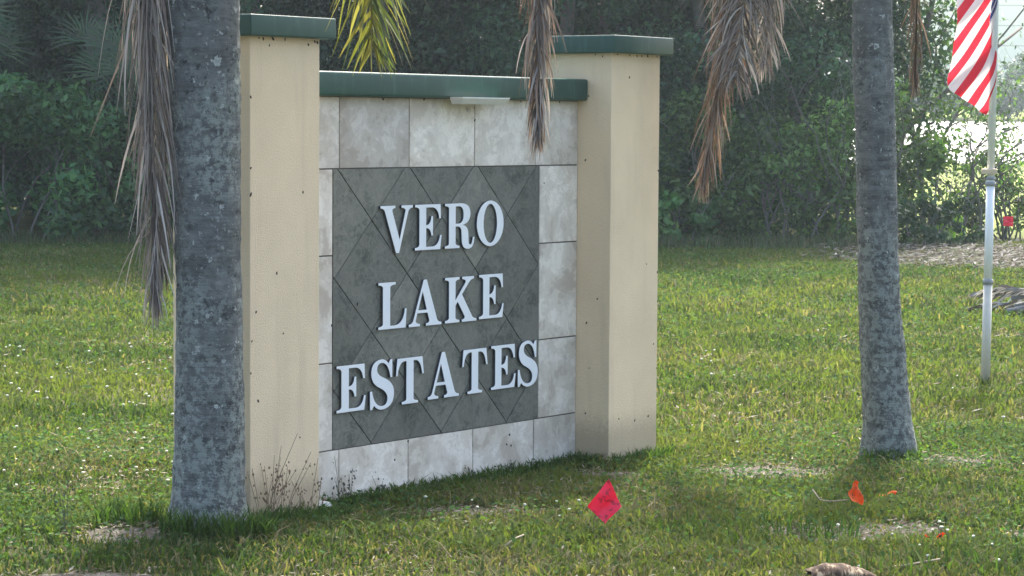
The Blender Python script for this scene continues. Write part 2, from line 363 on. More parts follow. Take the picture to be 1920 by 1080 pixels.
# taller unmown tufts round the foot of the palms and the sign
def tuft(cx, cy, rx, ry, n, h, seed, rot=0.0):
    r = np.random.default_rng(seed); a = r.random(n)*2*np.pi; q = np.sqrt(r.random(n))
    px, py = rx*q*np.cos(a), ry*q*np.sin(a)
    x = cx+px*math.cos(rot)-py*math.sin(rot); y = cy+px*math.sin(rot)+py*math.cos(rot)
    k = ~inside_sign(x, y) & ~(np.hypot(x+1.145, y-9.35) < .14); x, y = x[k], y[k]; n = len(x)
    hh = h*(.35+.8*r.random(n)); a = r.random(n)*2*np.pi; fa = a+1.57; ww = .007*(.6+.8*r.random(n))
    base = np.stack((x, y, ground_h(x, y)), -1); side = np.stack((np.cos(fa), np.sin(fa), 0*x), -1)*ww[:, None]*.5
    ldv = np.stack((np.cos(a), np.sin(a), 0*x), -1)*(hh*(.2+.7*r.random(n)))[:, None]; up = np.array([0, 0, 1])*hh[:, None]
    m = base+ldv*.3+up*.6
    V = np.stack((base-side, base+side, m+side*.8, m-side*.8, base+ldv+up*.95), 1).reshape(-1, 3)
    o = np.arange(n)[:, None]*5; idx = np.concatenate((o+np.array([0, 1, 2, 3]), o+np.array([3, 2, 4])), 1).ravel()
    c = np.array([.055, .10, .03])*(.6+.9*r.random(n))[:, None]; C = np.repeat(np.concatenate((c, np.ones((n, 1))), 1), 5, 0)
    return V, idx, np.tile([4, 3], n), C
def along_sign(u, v): return PX+u*ct-v*st_, PY+u*st_+v*ct
q = along_sign(.2, -.09); sets.append(tuft(*q, .26, .08, 700, .085, 21, TH))
q = along_sign(1.45, S_-.07); sets.append(tuft(*q, 1.02, .06, 1800, .07, 22, TH))
q = along_sign(2.65, -.06); sets.append(tuft(*q, .25, .06, 500, .075, 23, TH))
q = along_sign(2.40, .09); sets.append(tuft(*q, .06, .10, 250, .07, 24, TH))
sets.append(tuft(-1.08, 9.20, .22, .10, 650, .12, 25)); sets.append(tuft(-1.46, 9.45, .12, .10, 260, .12, 26))
sets.append(tuft(1.80, 11.70, .14, .06, 220, .08, 27)); sets.append(tuft(.95, 9.55, .40, .28, 300, .09, 28)); sets.append(tuft(1.55, 8.75, .45, .2, 280, .11, 29))
def groundleaves(n, y0, y1, half, size, seed):
    """clover and creeping weed leaflets lying in the turf"""
    r = np.random.default_rng(seed); y = y0+(y1-y0)*np.sqrt(r.random(n)); x = (r.random(n)*2-1)*half*y
    k = (~inside_sign(x, y)) & (r.random(n) < np.clip(2.2*vnoise(x, y, 1.1, 17)-.45, .1, 1)) & ~(np.hypot(x+1.145, y-9.35) < .14); x, y = x[k], y[k]; n = len(x)
    z = ground_h(x, y)+.012+.05*r.random(n); nr = np.stack((r.normal(size=n)*.45, r.normal(size=n)*.45-.1, np.ones(n)), -1); nr /= np.linalg.norm(nr, axis=1)[:, None]
    t = np.cross(nr, r.normal(size=(n, 3))); t /= np.linalg.norm(t, axis=1)[:, None]; b = np.cross(nr, t); s_ = (size*(.5+r.random(n)))[:, None]*.5; P = np.stack((x, y, z), -1)
    V = np.stack((P-t*s_, P-t*s_*.2+b*s_*.75, P+t*s_, P-t*s_*.2-b*s_*.75), 1).reshape(-1, 3); idx = (np.arange(n)[:, None]*4+np.array([0, 1, 2, 3])).ravel()
    cs = np.array([(.05, .11, .035), (.07, .14, .045), (.10, .16, .05), (.045, .085, .04)])[r.integers(0, 4, n)]*(.7+.6*r.random(n))[:, None]
    return V, idx, np.full(n, 4), np.repeat(np.concatenate((cs, np.ones((n, 1))), 1), 4, 0)
sets += [groundleaves(52000, 8.40, 13, .34, .019, 41), groundleaves(70000, 13, 32, .31, .030, 42)]
V, I, N, C = [], [], [], []; off = 0
for v, i, n, c in sets: V.append(v); I.append(i+off); N.append(n); C.append(c); off += len(v)
gr = link('grass', npmesh(np.concatenate(V), np.concatenate(I), np.concatenate(N), np.concatenate(C)), M['grass'])
tag(gr, 'short coarse green lawn grass covering the verge around the sign', 'grass', kind='stuff')
# dead thatch and clippings lying flat between the blades
def litter(n, x0, x1, y0, y1, ln, w, seed, cols, zmax=.03, mask=None):
    r = np.random.default_rng(seed); x = x0+(x1-x0)*r.random(n); y = y0+(y1-y0)*r.random(n)
    k = ~inside_sign(x, y)
    if mask is not None: k &= mask(x, y, r)
    x, y = x[k], y[k]; n = len(x)
    a = r.random(n)*np.pi; l = ln*(.3+r.random(n))*.5; ww = w*(.5+r.random(n))*.5; z = .006+zmax*r.random(n)+ground_h(x, y); tl = (r.random(n)-.5)*.5
    d = np.stack((np.cos(a), np.sin(a), tl), -1)*l[:, None]; s = np.stack((-np.sin(a), np.cos(a), 0*a+.2), -1)*ww[:, None]
    b = np.stack((x, y, z+np.abs(tl)*l), -1)
    V = np.stack((b-d, b+s, b+d, b-s), 1).reshape(-1, 3); idx = (np.arange(n)[:, None]*4+np.array([0, 1, 2, 3])).ravel()
    cs = np.array(cols)[r.integers(0, len(cols), n)]*(.6+.8*r.random(n))[:, None]
    return V, idx, np.full(n, 4), np.repeat(np.concatenate((cs, np.ones((n, 1))), 1), 4, 0)
DC = [(.24, .215, .165), (.18, .15, .11), (.30, .28, .235), (.12, .095, .07)]
nm = lambda x, y, r: r.random(len(x)) < np.clip(.15+1.4*(vnoise(x, y, 1.6, 12)-.45)+bare_mask(x, y), .05, 1)
sets = [litter(40000, -3.6, 3.6, 8.34, 12, .05, .007, 31, DC, .02, nm), litter(16000, -4, 4.2, 12, 20, .07, .011, 32, DC, .03, nm),
        litter(20000, 3.4, 8.6, 27, 33, .15, .024, 33, [(.16, .155, .15), (.22, .215, .205), (.09, .085, .08), (.13, .12, .105), (.10, .12, .06)], .12, lambda x, y, r: r.random(len(x)) < np.clip(1.3*(1-np.hypot((x-6.3)/2.6, (y-29.6)/2.6))+.25, 0, 1))]
V, I, N, C = [], [], [], []; off = 0
for v, i, n, c in sets: V.append(v); I.append(i+off); N.append(n); C.append(c); off += len(v)
tag(link('leaf_litter', npmesh(np.concatenate(V), np.concatenate(I), np.concatenate(N), np.concatenate(C)), M['dry']), 'dry grey-brown clippings and leaf litter scattered over the lawn', 'leaf litter', kind='stuff')

# ------------------------------------------------------------------ the sign
sign = empty('entrance_sign', (PX, PY, .045), TH, label='cream stucco entrance sign with green coping, tiled wall and raised white lettering', cat='sign')
# core wall
bm = bmesh.new(); box_bm(bm, P_-.002, P_+L_+.002, S_+.012, S_+.205, -.12, 1.655); bm_obj('wall', bm, M['wallback'], sign)
bm = bmesh.new(); box_bm(bm, P_-.001, P_+L_+.001, S_+.006, S_+.0125, -.12, 1.66); bm_obj('grout', bm, M['grout'], sign)
def tiles(name, polys, mat, gap, depth, seed):
    """polys: lists of (u,z); shrunk by gap/2, slab from S_ to S_+.02 with a small edge bevel"""
    r = random.Random(seed); bm = bmesh.new(); lay = bm.verts.layers.float_color.new('tint')
    for poly in polys:
        if len(poly) < 3: continue
        # inset polygon
        n = len(poly); area = sum(poly[i][0]*poly[(i+1) % n][1]-poly[(i+1) % n][0]*poly[i][1] for i in range(n))/2
        if abs(area) < 2e-4: continue
        if area < 0: poly = poly[::-1]
        ins = []
        for i in range(n):
            a, b, c = Vector(poly[i-1]), Vector(poly[i]), Vector(poly[(i+1) % n])
            d1 = (b-a).normalized(); d2 = (c-b).normalized(); n1 = Vector((-d1.y, d1.x)); n2 = Vector((-d2.y, d2.x))
            bi = n1+n2; k = gap/2*2/max(.3, bi.length_squared); ins.append(b+bi*k)
        tint = (r.random(), r.random(), r.random(), 1); dv = r.uniform(-.0008, .0008)
        cen = sum(ins, Vector((0, 0)))/n
        fr = [bm.verts.new((p.x+(cen.x-p.x)*.008, S_+depth+dv, p.y+(cen.y-p.y)*.008)) for p in ins]; md = [bm.verts.new((p.x, S_+depth+dv+.002, p.y)) for p in ins]; bk = [bm.verts.new((p.x, S_+.0115, p.y)) for p in ins]
        for v in fr+md+bk: v[lay] = tint
        bm.faces.new(fr)
        for A, B in ((md, fr), (bk, md)):
            for i in range(n): bm.faces.new((A[i], A[(i+1) % n], B[(i+1) % n], B[i]))
    bmesh.ops.recalc_face_normals(bm, faces=bm.faces)
    return bm_obj(name, bm, mat, sign)
T = .457; UA = .7459; UL, UR = .7043, 2.1494; U0, U1 = P_, P_+L_; Z1, Z2, Z3, Z4, ZT = 1.3483, .9935, .5525, .1924, 1.645
pal = []
rect = lambda a, b, c, d: [(a, c), (b, c), (b, d), (a, d)]
for z0, z1 in ((Z1, ZT), (-.13, Z4)):
    us = [U0, UA, UA+T, UA+2*T, UA+3*T, U1]
    for a, b in zip(us, us[1:]): pal.append(rect(a, b, z0, z1))
for z0, z1 in ((Z4, Z3), (Z3, Z2), (Z2, Z1)): pal.append(rect(U0, UL, z0, z1)); pal.append(rect(UR, U1, z0, z1))
tiles('tile_border', pal, M['paletile'], .0055, .0, 3)
def clip(poly, ax, val, keep_gt):
    out = []
    for i in range(len(poly)):
        a, b = poly[i], poly[(i+1) % len(poly)]; ina = (a[ax] > val) == keep_gt; inb = (b[ax] > val) == keep_gt
        if ina: out.append(a)
        if ina != inb:
            t = (val-a[ax])/(b[ax]-a[ax]); out.append((a[0]+t*(b[0]-a[0]), a[1]+t*(b[1]-a[1])))
    return out
dia = []; du, dz = .2382, .2330
for i in range(-1, 9):
    for j in range(-1, 8):
        if (i+j) % 2 == 0: 
            cu, cz = .7145+i*du, .2005+j*dz; p = [(cu-du, cz), (cu, cz-dz), (cu+du, cz), (cu, cz+dz)]
            for ax, v, g in ((0, UL, True), (0, UR, False), (1, Z4, True), (1, Z1, False)):
                p = clip(p, ax, v, g) if len(p) > 2 else []
            dia.append(p)
tiles('dark_tile_panel', dia, M['darktile'], .0035, -.0005, 5)
# thin dark frame line of the panel
# coping
def coping(name, u0, u1, v0, v1, z0, z1, parent, bev=.008):
    bm = bmesh.new(); box_bm(bm, u0, u1, v0, v1, z0, z1, bev, 3); return bm_obj(name, bm, M['green'], parent, True)
coping('coping', U0+.002, U1-.003, S_-.058, S_+.255, 1.645, 1.7445, sign, .012)
# pillars with caps
specks = {0: [(.004, 1.362), (.306, 1.265), (.11, 1.831), (.337, 1.84), (.004, .576), (.01, .699), (.046, .466), (.289, .302), (.191, .718), (.034, .81), (.153, .954), (.004, 1.632), (.004, 1.261), (.375, 1.853), (.05, 1.857), (.075, 1.855), (.13, 1.857), (.2, 1.856), (.39, 1.85)],
          1: [(2.598, 1.755), (2.758, .882), (2.851, .84), (2.671, .15), (2.536, .17), (2.785, .16), (2.855, .701), (2.851, 1.32), (2.855, .383), (2.824, .5), (2.5, 1.858), (2.6, 1.857), (2.7, 1.855), (2.75, 1.857), (2.66, 1.855), (2.83, 1.856)]}
def speck_mesh(pts, axis, seed, name, parent):
    """little dried mud and insect spots stuck on a face; axis 'f' front (v=0), 's' left side (u=const), 't' tile face"""
    r = random.Random(seed); bm = bmesh.new()
    for (a, z) in pts:
        loc = {'f': (a, -.001, z), 't': (a, S_-.001, z), 's': (U1-.001, a, z)}[axis]
        s = r.uniform(.0028, .0052); e = r.uniform(1.2, 2.2)
        sc3 = (s, s*.6, s*e) if axis != 's' else (s*.6, s, s*e)
        m_ = Matrix.Translation(loc) @ Matrix.Rotation(r.uniform(-.8, .8), 4, 'Y') @ Matrix.Diagonal((*sc3, 1))
        bmesh.ops.create_icosphere(bm, subdivisions=1, radius=1, matrix=m_)
    o = bm_obj(name, bm, M['mud'], parent, True); tag(o, kind='stuff'); return o
for k, u0 in enumerate((0, P_+L_)):
    bm = bmesh.new(); box_bm(bm, u0, u0+P_, 0, P_, -.15, 1.866, .004, 2); pl = bm_obj('pillar', bm, M['cream'], sign)
    coping('cap', u0-.043, u0+P_+.048, -.045, P_+.045, 1.864, 1.945, pl, .006)
    speck_mesh(specks[k], 'f', 11+k, 'mud_spots', pl)
    if k: speck_mesh([(.142, 1.372), (.128, .617), (.111, .406), (.13, .193), (.069, .731), (.127, 1.667), (.05, 1.85), (.09, 1.858)], 's', 5, 'mud_spots', pl)
speck_mesh([(1.91, .098), (1.943, .089), (1.93, .139), (1.11, .111), (1.2, .182), (2.184, 1.269), (.861, .787), (1.659, 1.552), (1.655, 1.604), (1.025, 1.636), (2.0, 1.637), (1.3, 1.638), (.698, .708), (2.3, 1.638)], 't', 9, 'mud_spots', sign)
# light fixture under the coping : shallow trough with flared rim
V = []; F = []
prof = [(1.405, 1.742, -.075, 1.6480), (1.405, 1.742, -.075, 1.6430), (1.418, 1.728, -.055, 1.6180), (1.428, 1.718, -.045, 1.6180)]
for (a, b, v, z) in prof: V += [(a, S_+v, z), (b, S_+v, z), (b, S_-.0005, z), (a, S_-.0005, z)]
for i in range(3):
    for k in range(4): F.append((i*4+k, i*4+(k+1) % 4, (i+1)*4+(k+1) % 4, (i+1)*4+k))
F += [(3, 2, 1, 0), (12, 13, 14, 15)]
# shift whole trough so that it hangs just in front of the coping's face
V = [(x, y-.055 if y < S_-.02 else y-.0585-.0005, z+.002) for x, y, z in V]
lf = link('light_fixture', pymesh(V, F), M['fixture'], sign)
# lettering ---------------------------------------------------------------
def qpath(seq):
    out = []; cur = None
    for s in seq:
        if s[0] == 'q':
            _, cx, cy, x, y = s
            for k in range(1, 9):
                t = k/8; out.append(((1-t)**2*cur[0]+2*t*(1-t)*cx+t*t*x, (1-t)**2*cur[1]+2*t*(1-t)*cy+t*t*y))
            cur = (x, y)
        else: out.append(s); cur = s
    return out
def ell(cx, cy, rx, ry, n=40): return [(cx+rx*math.cos(2*math.pi*k/n), cy+ry*math.sin(2*math.pi*k/n)) for k in range(n)]
G = {}
G['E'] = (.93, [[(0, 0), (.88, 0), (.93, .32), (.865, .32), ('q', .82, .08, .60, .075), (.39, .075), (.39, .475), ('q', .54, .475, .56, .31), (.625, .31), (.625, .74), (.56, .74), ('q', .54, .55, .39, .55), (.39, .925), (.58, .925), ('q', .80, .92, .835, .68), (.90, .68), (.885, 1), (0, 1), (0, .94), ('q', .15, .935, .15, .86), (.15, .14), ('q', .15, .065, 0, .06)]])
G['L'] = (.95, [[(0, 1), (.58, 1), (.58, .94), ('q', .40, .935, .40, .88), (.40, .075), (.55, .075), ('q', .85, .09, .885, .42), (.95, .42), (.92, 0), (0, 0), (0, .06), ('q', .15, .065, .15, .12), (.15, .88), ('q', .15, .935, 0, .94)]])
G['T'] = (.95, [[(.05, 1), (.90, 1), (.95, .62), (.885, .62), ('q', .84, .92, .66, .925), (.60, .925), (.60, .12), ('q', .60, .065, .75, .06), (.75, 0), (.20, 0), (.20, .06), ('q', .35, .065, .35, .12), (.35, .925), (.29, .925), ('q', .11, .92, .065, .62), (0, .62)]])
G['V'] = (1.09, [[(0, 1), (.50, 1), (.50, .94), ('q', .38, .935, .41, .86), (.645, .27), (.83, .86), ('q', .86, .935, .70, .94), (.70, 1), (1.09, 1), (1.09, .94), ('q', .96, .93, .93, .84), (.63, -.03), (.52, -.03), (.15, .86), ('q', .12, .94, 0, .94)]])
G['A'] = (1.12, [[(.50, 1.02), (.61, 1.02), (.965, .14), ('q', 1.0, .065, 1.12, .06), (1.12, 0), (.58, 0), (.58, .06), ('q', .71, .065, .69, .13), (.63, .285), (.295, .285), (.24, .14), ('q', .22, .07, .38, .06), (.38, 0), (0, 0), (0, .06), ('q', .12, .065, .155, .15)], [(.325, .36), (.47, .75), (.605, .36)]])
G['K'] = (1.14, [[(0, 1), (.52, 1), (.52, .94), ('q', .38, .935, .38, .88), (.38, .50), (.72, .86), ('q', .77, .93, .61, .94), (.61, 1), (1.04, 1), (1.04, .94), ('q', .93, .93, .86, .86), (.615, .61), (.965, .14), ('q', 1.0, .07, 1.14, .06), (1.14, 0), (.60, 0), (.60, .06), ('q', .74, .07, .69, .14), (.455, .45), (.38, .37), (.38, .12), ('q', .38, .065, .52, .06), (.52, 0), (0, 0), (0, .06), ('q', .14, .065, .14, .12), (.14, .88), ('q', .14, .935, 0, .94)]])
G['R'] = (1.05, [[(0, 1), (.55, 1), ('q', .90, 1, .90, .76), ('q', .90, .56, .64, .515), ('q', .83, .48, .83, .30), (.84, .15), ('q', .85, .07, .90, .07), ('q', .96, .08, .98, .24), (1.05, .24), ('q', 1.03, -.03, .82, -.03), ('q', .60, -.03, .59, .17), (.58, .36), ('q', .57, .48, .44, .48), (.38, .48), (.38, .12), ('q', .38, .065, .52, .06), (.52, 0), (0, 0), (0, .06), ('q', .14, .065, .14, .12), (.14, .88), ('q', .14, .935, 0, .94)], [(.38, .925), (.50, .925), ('q', .65, .92, .65, .74), ('q', .65, .555, .48, .55), (.38, .55)]])
G['O'] = (1.0, [ell(.5, .5, .5, .525), ell(.5, .5, .245, .44)])
G['S'] = (.82, [[(.75, 1.02), (.68, 1.02), (.62, .94), ('q', .52, 1.04, .38, 1.04), ('q', .04, 1.02, .04, .75), ('q', .04, .53, .32, .43), ('q', .58, .33, .58, .20), ('q', .58, .045, .40, .045), ('q', .14, .055, .075, .38), (0, .38), (0, -.02), (.07, -.02), (.14, .06), ('q', .24, -.04, .42, -.04), ('q', .81, -.01, .81, .30), ('q', .81, .52, .50, .63), ('q', .24, .71, .24, .83), ('q', .25, .955, .40, .955), ('q', .62, .94, .68, .63), (.75, .63)]])
LET = [('V', 1.002, 1.22, .995, 1.191), ('E', 1.234, 1.42, .995, 1.191), ('R', 1.441, 1.654, .995, 1.191), ('O', 1.669, 1.868, 1.0, 1.194),
       ('L', .990, 1.180, .671, .869), ('A', 1.194, 1.421, .670, .866), ('K', 1.444, 1.671, .671, .870), ('E', 1.688, 1.872, .675, .872),
       ('E', .722, .911, .344, .539), ('S', .937, 1.099, .342, .540), ('T', 1.108, 1.300, .344, .542), ('A', 1.326, 1.546, .349, .546), ('T', 1.568, 1.755, .350, .547), ('E', 1.780, 1.966, .354, .551), ('S', 1.981, 2.138, .355, .551)]
for ch, u0, u1, z0, z1 in LET:
    w, loops = G[ch]; cu = bpy.data.curves.new('c', 'CURVE'); cu.dimensions = '2D'; cu.fill_mode = 'BOTH'; cu.extrude = .0045; cu.bevel_depth = .0012; cu.offset = -.0016; cu.bevel_resolution = 1
    for lp in loops:
        pts = qpath(lp); s = cu.splines.new('POLY'); s.points.add(len(pts)-1); s.use_cyclic_u = True
        for p, (a, b) in zip(s.points, pts): p.co = (a/w*(u1-u0), b*(z1-z0), 0, 1)
    to = bpy.data.objects.new('t', cu); col.objects.link(to); bpy.context.view_layer.update()
    me = bpy.data.meshes.new_from_object(to.evaluated_get(bpy.context.evaluated_depsgraph_get())); bpy.data.objects.remove(to)
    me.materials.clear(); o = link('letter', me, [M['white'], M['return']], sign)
    for p in me.polygons: p.material_index = 0 if p.normal.z > .5 else 1  # faces turned off the front take the painted shade
    o.rotation_euler = (R(90), 0, 0); o.location = (u0-.009, S_-.0085, z0)

# ------------------------------------------------------------------ palms
def frond_mesh(pts, leaf_len, n, down, spread, width, cols, seed, base_skip=.12, rach=.012, curl=.25, out=1.0, kink=0.0):
    """rachis polyline + two rows of strap leaflets; down = droop 0..1"""
    r = np.random.default_rng(seed); pts = [Vector(p) for p in pts]
    # Catmull-Rom resample
    def cr(t):
        m = len(pts)-1; i = min(int(t*m), m-1); f = t*m-i; p0, p1, p2, p3 = pts[max(i-1, 0)], pts[i], pts[i+1], pts[min(i+2, m)]
        return .5*((2*p1)+(-p0+p2)*f+(2*p0-5*p1+4*p2-p3)*f*f+(-p0+3*p1-3*p2+p3)*f**3)
    K = 24; path = [cr(i/K) for i in range(K+1)]; V, F = tube_arr(path, [rach*(1-.85*i/K) for i in range(K+1)], 6)
    V = [tuple(v) for v in V]; col_ = [tuple(np.array(cols[0])*.9)]*len(V); D = Vector((0, 0, -1))
    for i in range(n):
        t = base_skip+(1-base_skip)*(i+r.random()*.6)/n; t = min(t, .999); p = cr(t); tg = (cr(min(t+.01, 1))-cr(max(t-.01, 0))).normalized()
        a = Vector((0, 0, 1)) if abs(tg.z) < .93 else Vector((0, 1, 0)); sd_ = tg.cross(a).normalized()
        for sgn in (-1, 1):
            L = leaf_len*(math.sin(math.pi*min(1, .18+t*.80))**.6)*(.65+.5*r.random())
            d = (tg*(.55+.5*r.random()) + sd_*sgn*spread*(.5+r.random()) + Vector(r.normal(0, .13, 3))).normalized()
            c = np.array(cols[r.integers(0, len(cols))])*(.6+.75*r.random()); wv = width*(.6+.7*r.random()); q = Vector(p); segs = 5; o = len(V)
            wa = (sd_*.6+Vector(r.normal(0, .6, 3))).normalized(); dr = down*(.6+.8*r.random()); cv = Vector(r.normal(0, 1, 3))*curl*.25
            for k in range(segs+1):
                ww = wv*(1-(k/segs)**2.2)*.5+.0006
                pr = d.cross(wa).normalized()*ww
                V += [tuple(q-pr), tuple(q+pr)]; col_ += [tuple(c)]*2
                q = q+d*(L/segs); d = (d+D*dr*.55+cv).normalized()
            F += [(o+2*k, o+2*k+1, o+2*k+3, o+2*k+2) for k in range(segs)]
    nper = [len(f) for f in F]; idx = [i for f in F for i in f]
    return npmesh(np.array(V), idx, nper, np.concatenate((np.array(col_), np.ones((len(V), 1))), 1))
LIVE = [(.055, .115, .03), (.07, .14, .035), (.10, .16, .04)]; YEL = [(.30, .26, .06), (.12, .15, .055), (.20, .20, .06), (.38, .33, .11), (.10, .12, .05)]
DEAD = [(.36, .33, .30), (.27, .24, .22), (.46, .43, .40), (.19, .16, .145)]; BRN = [(.24, .16, .11), (.30, .22, .165), (.36, .30, .25), (.17, .12, .09)]
def palm(loc, prof, label, seed, top, nlive, skip_az):
    """prof: (z, dx, radius)"""
    t = empty('palm_tree', loc, 0, label=label, cat='palm tree')
    V = []; F = []; n = 96; zs = np.arange(-.16, top, .012); pz = [p[0] for p in prof]
    rows = 0
    for z in zs:
        cx = np.interp(z, pz, [p[1] for p in prof]); cy = np.interp(z, pz, [p[1]*.2 for p in prof]); rr = np.interp(z, pz, [p[2] for p in prof])
        ring = .003*mnoise.noise(Vector((0, seed, z*9)))+.0014*mnoise.noise(Vector((3, seed, z*42)))
        for k in range(n):
            a = 2*math.pi*k/n; nz = Vector((math.cos(a)*1.5, math.sin(a)*1.5, z*2.5+seed))
            q = rr*(1+.06*mnoise.noise(nz)+.03*mnoise.noise(nz*4)+.02*mnoise.noise(nz*11)) + ring + .006*max(0, mnoise.noise(nz*7)-.25) + .0022*mnoise.noise(nz*26)
            if z < .12: q += (.12-z)*.12*(1+.9*mnoise.noise(Vector((math.cos(a)*3, math.sin(a)*3, seed))))
            V.append((cx+q*math.cos(a), cy+q*math.sin(a), z))
        rows += 1
    F = [(j*n+k, j*n+(k+1) % n, (j+1)*n+(k+1) % n, (j+1)*n+k) for j in range(rows-1) for k in range(n)]; F.append(tuple((rows-1)*n+k for k in range(n)))
    link('trunk', pymesh(V, F), m_trunk(seed), t, smooth=True)
    cx = prof[-1][1]; r = random.Random(seed)
    # boots and crownshaft
    V, F = tube_arr([(cx, 0, top-.05), (cx, 0, top+.25), (cx, 0, top+.5)], [prof[-1][2]*1.15, prof[-1][2]*1.25, .05], 20); link('crownshaft', pymesh(V, F), M['bark'], t, smooth=True)
    for i in range(nlive):
        a = 2*math.pi*(i+.4*r.random())/nlive
        if skip_az and skip_az(a): continue
        e = r.uniform(.35, 1.1); ln = r.uniform(1.7, 2.1); dx, dy = math.cos(a), math.sin(a); z0 = top+.4
        pts = [(cx, 0, z0), (cx+dx*ln*.28, dy*ln*.28, z0+e*.55), (cx+dx*ln*.62, dy*ln*.62, z0+e*.55), (cx+dx*ln*.95, dy*ln*.95, z0+e*.1-.15)]
        o = link('frond', frond_mesh(pts, .5, 46, .45, .8, .022, LIVE, seed*50+i), M['leaf'], t)
    return t, cx
pL, _ = palm((-1.138, 9.35, .045), [(-.2, -.004, .156), (.05, 0, .146), (.3, .003, .130), (.965, .004, .122), (2.0, -.017, .138), (3.4, -.05, .128)], 'thick grey palm trunk with pale lichen rosettes standing before the left pillar', 3, 3.35, 13, None)
pR, _ = palm((1.795, 11.85, .045), [(-.2, .0, .132), (.05, 0, .122), (.3, -.022, .108), (.725, -.055, .098), (1.5, -.088, .094), (2.13, -.113, .096), (3.4, -.15, .09)], 'slender leaning grey palm trunk on the open lawn right of the sign', 8, 3.3, 8, None)
def add_frond(parent, pts, label, mat, **k):
    pl = parent.location
    me = frond_mesh([(x-pl.x, y-pl.y, z) for x, y, z in pts], **k); o = link('frond', me, mat, parent); tag(o, label); return o
# left palm: long dead frond hanging beside its trunk
add_frond(pL, [(-1.157, 9.385, 3.493), (-1.289, 9.290, 3.208), (-1.346, 9.243, 2.545), (-1.340, 9.243, 1.75), (-1.322, 9.252, .90)], 'long dead grey frond hanging down beside the trunk', M['dry'], leaf_len=.60, n=330, down=.85, spread=.13, width=.0062, cols=DEAD, seed=101, base_skip=.25, rach=.014)
add_frond(pL, [(-1.157, 9.433, 3.445), (-1.270, 9.433, 3.113), (-1.303, 9.38, 2.2), (-1.308, 9.36, .98)], 'dead grey frond hanging behind the long one', M['dry'], leaf_len=.52, n=240, down=.9, spread=.12, width=.006, cols=DEAD, seed=102, base_skip=.25, rach=.012)
# left palm: yellowing frond arching over the sign
add_frond(pL, [(-1.138, 9.385, 3.493), (-0.901, 9.243, 3.445), (-0.626, 9.101, 3.019), (-0.530, 9.053, 2.30), (-0.507, 9.053, 1.80)], 'yellow-green frond arching over the sign', M['leaf'], leaf_len=.50, n=130, down=.28, spread=.38, width=.0115, cols=YEL, seed=103, base_skip=.3, rach=.013, curl=.12)
add_frond(pL, [(-1.138, 9.385, 3.540), (-0.664, 9.290, 3.587), (-0.095, 9.215, 3.113), (0.071, 9.196, 2.450), (0.093, 9.196, 1.50)], 'narrow dead grey-brown frond hanging before the coping', M['dry'], leaf_len=.46, n=420, down=1.1, spread=.21, width=.0065, cols=DEAD+BRN[:2], seed=104, base_skip=.45, rach=.016)
for i, (x, zt) in enumerate(((-1.98, 2.0), (-1.86, 2.06), (-1.72, 2.04))):
    add_frond(pL, [(-1.185, 9.385, 3.493), (-1.517, 9.290, 3.493), (x*.948, 9.24, 2.95), (x*.948, 9.22, zt+.12)], None, M['dry'], leaf_len=.33, n=46, down=.8, spread=.25, width=.010, cols=DEAD, seed=110+i, base_skip=.4, rach=.010)
# right palm: grey-brown dead fronds hanging to the left of it
add_frond(pR, [(1.66, 11.8, 3.5), (1.35, 11.7, 3.4), (1.12, 11.62, 2.8), (1.07, 11.6, 2.25), (1.03, 11.6, 1.76)], 'dead grey frond with herringbone leaflets', M['dry'], leaf_len=.46, n=250, down=.5, spread=.5, width=.0085, cols=DEAD, seed=121, base_skip=.25, rach=.013)
add_frond(pR, [(1.66, 11.8, 3.5), (1.42, 11.75, 3.35), (1.23, 11.68, 2.8), (1.19, 11.66, 2.35), (1.17, 11.66, 1.82)], None, M['dry'], leaf_len=.42, n=190, down=.6, spread=.36, width=.008, cols=DEAD, seed=122, base_skip=.25, rach=.012)
add_frond(pR, [(1.66, 11.85, 3.5), (1.3, 11.8, 3.3), (1.05, 11.75, 2.6), (1.0, 11.72, 2.0), (.89, 11.7, 1.26)], 'reddish brown dead frond hanging lowest', M['dry'], leaf_len=.44, n=300, down=.75, spread=.19, width=.007, cols=BRN, seed=123, base_skip=.35, rach=.013)
add_frond(pR, [(1.66, 12.0, 3.5), (1.85, 12.3, 3.3), (1.99, 12.5, 2.7), (2.0, 12.5, 1.74)], 'thin rust brown frond behind the trunk', M['dry'], leaf_len=.40, n=130, down=.9, spread=.15, width=.008, cols=[(.15, .11, .085), (.20, .15, .12), (.12, .09, .07)], seed=124, base_skip=.3, rach=.012)

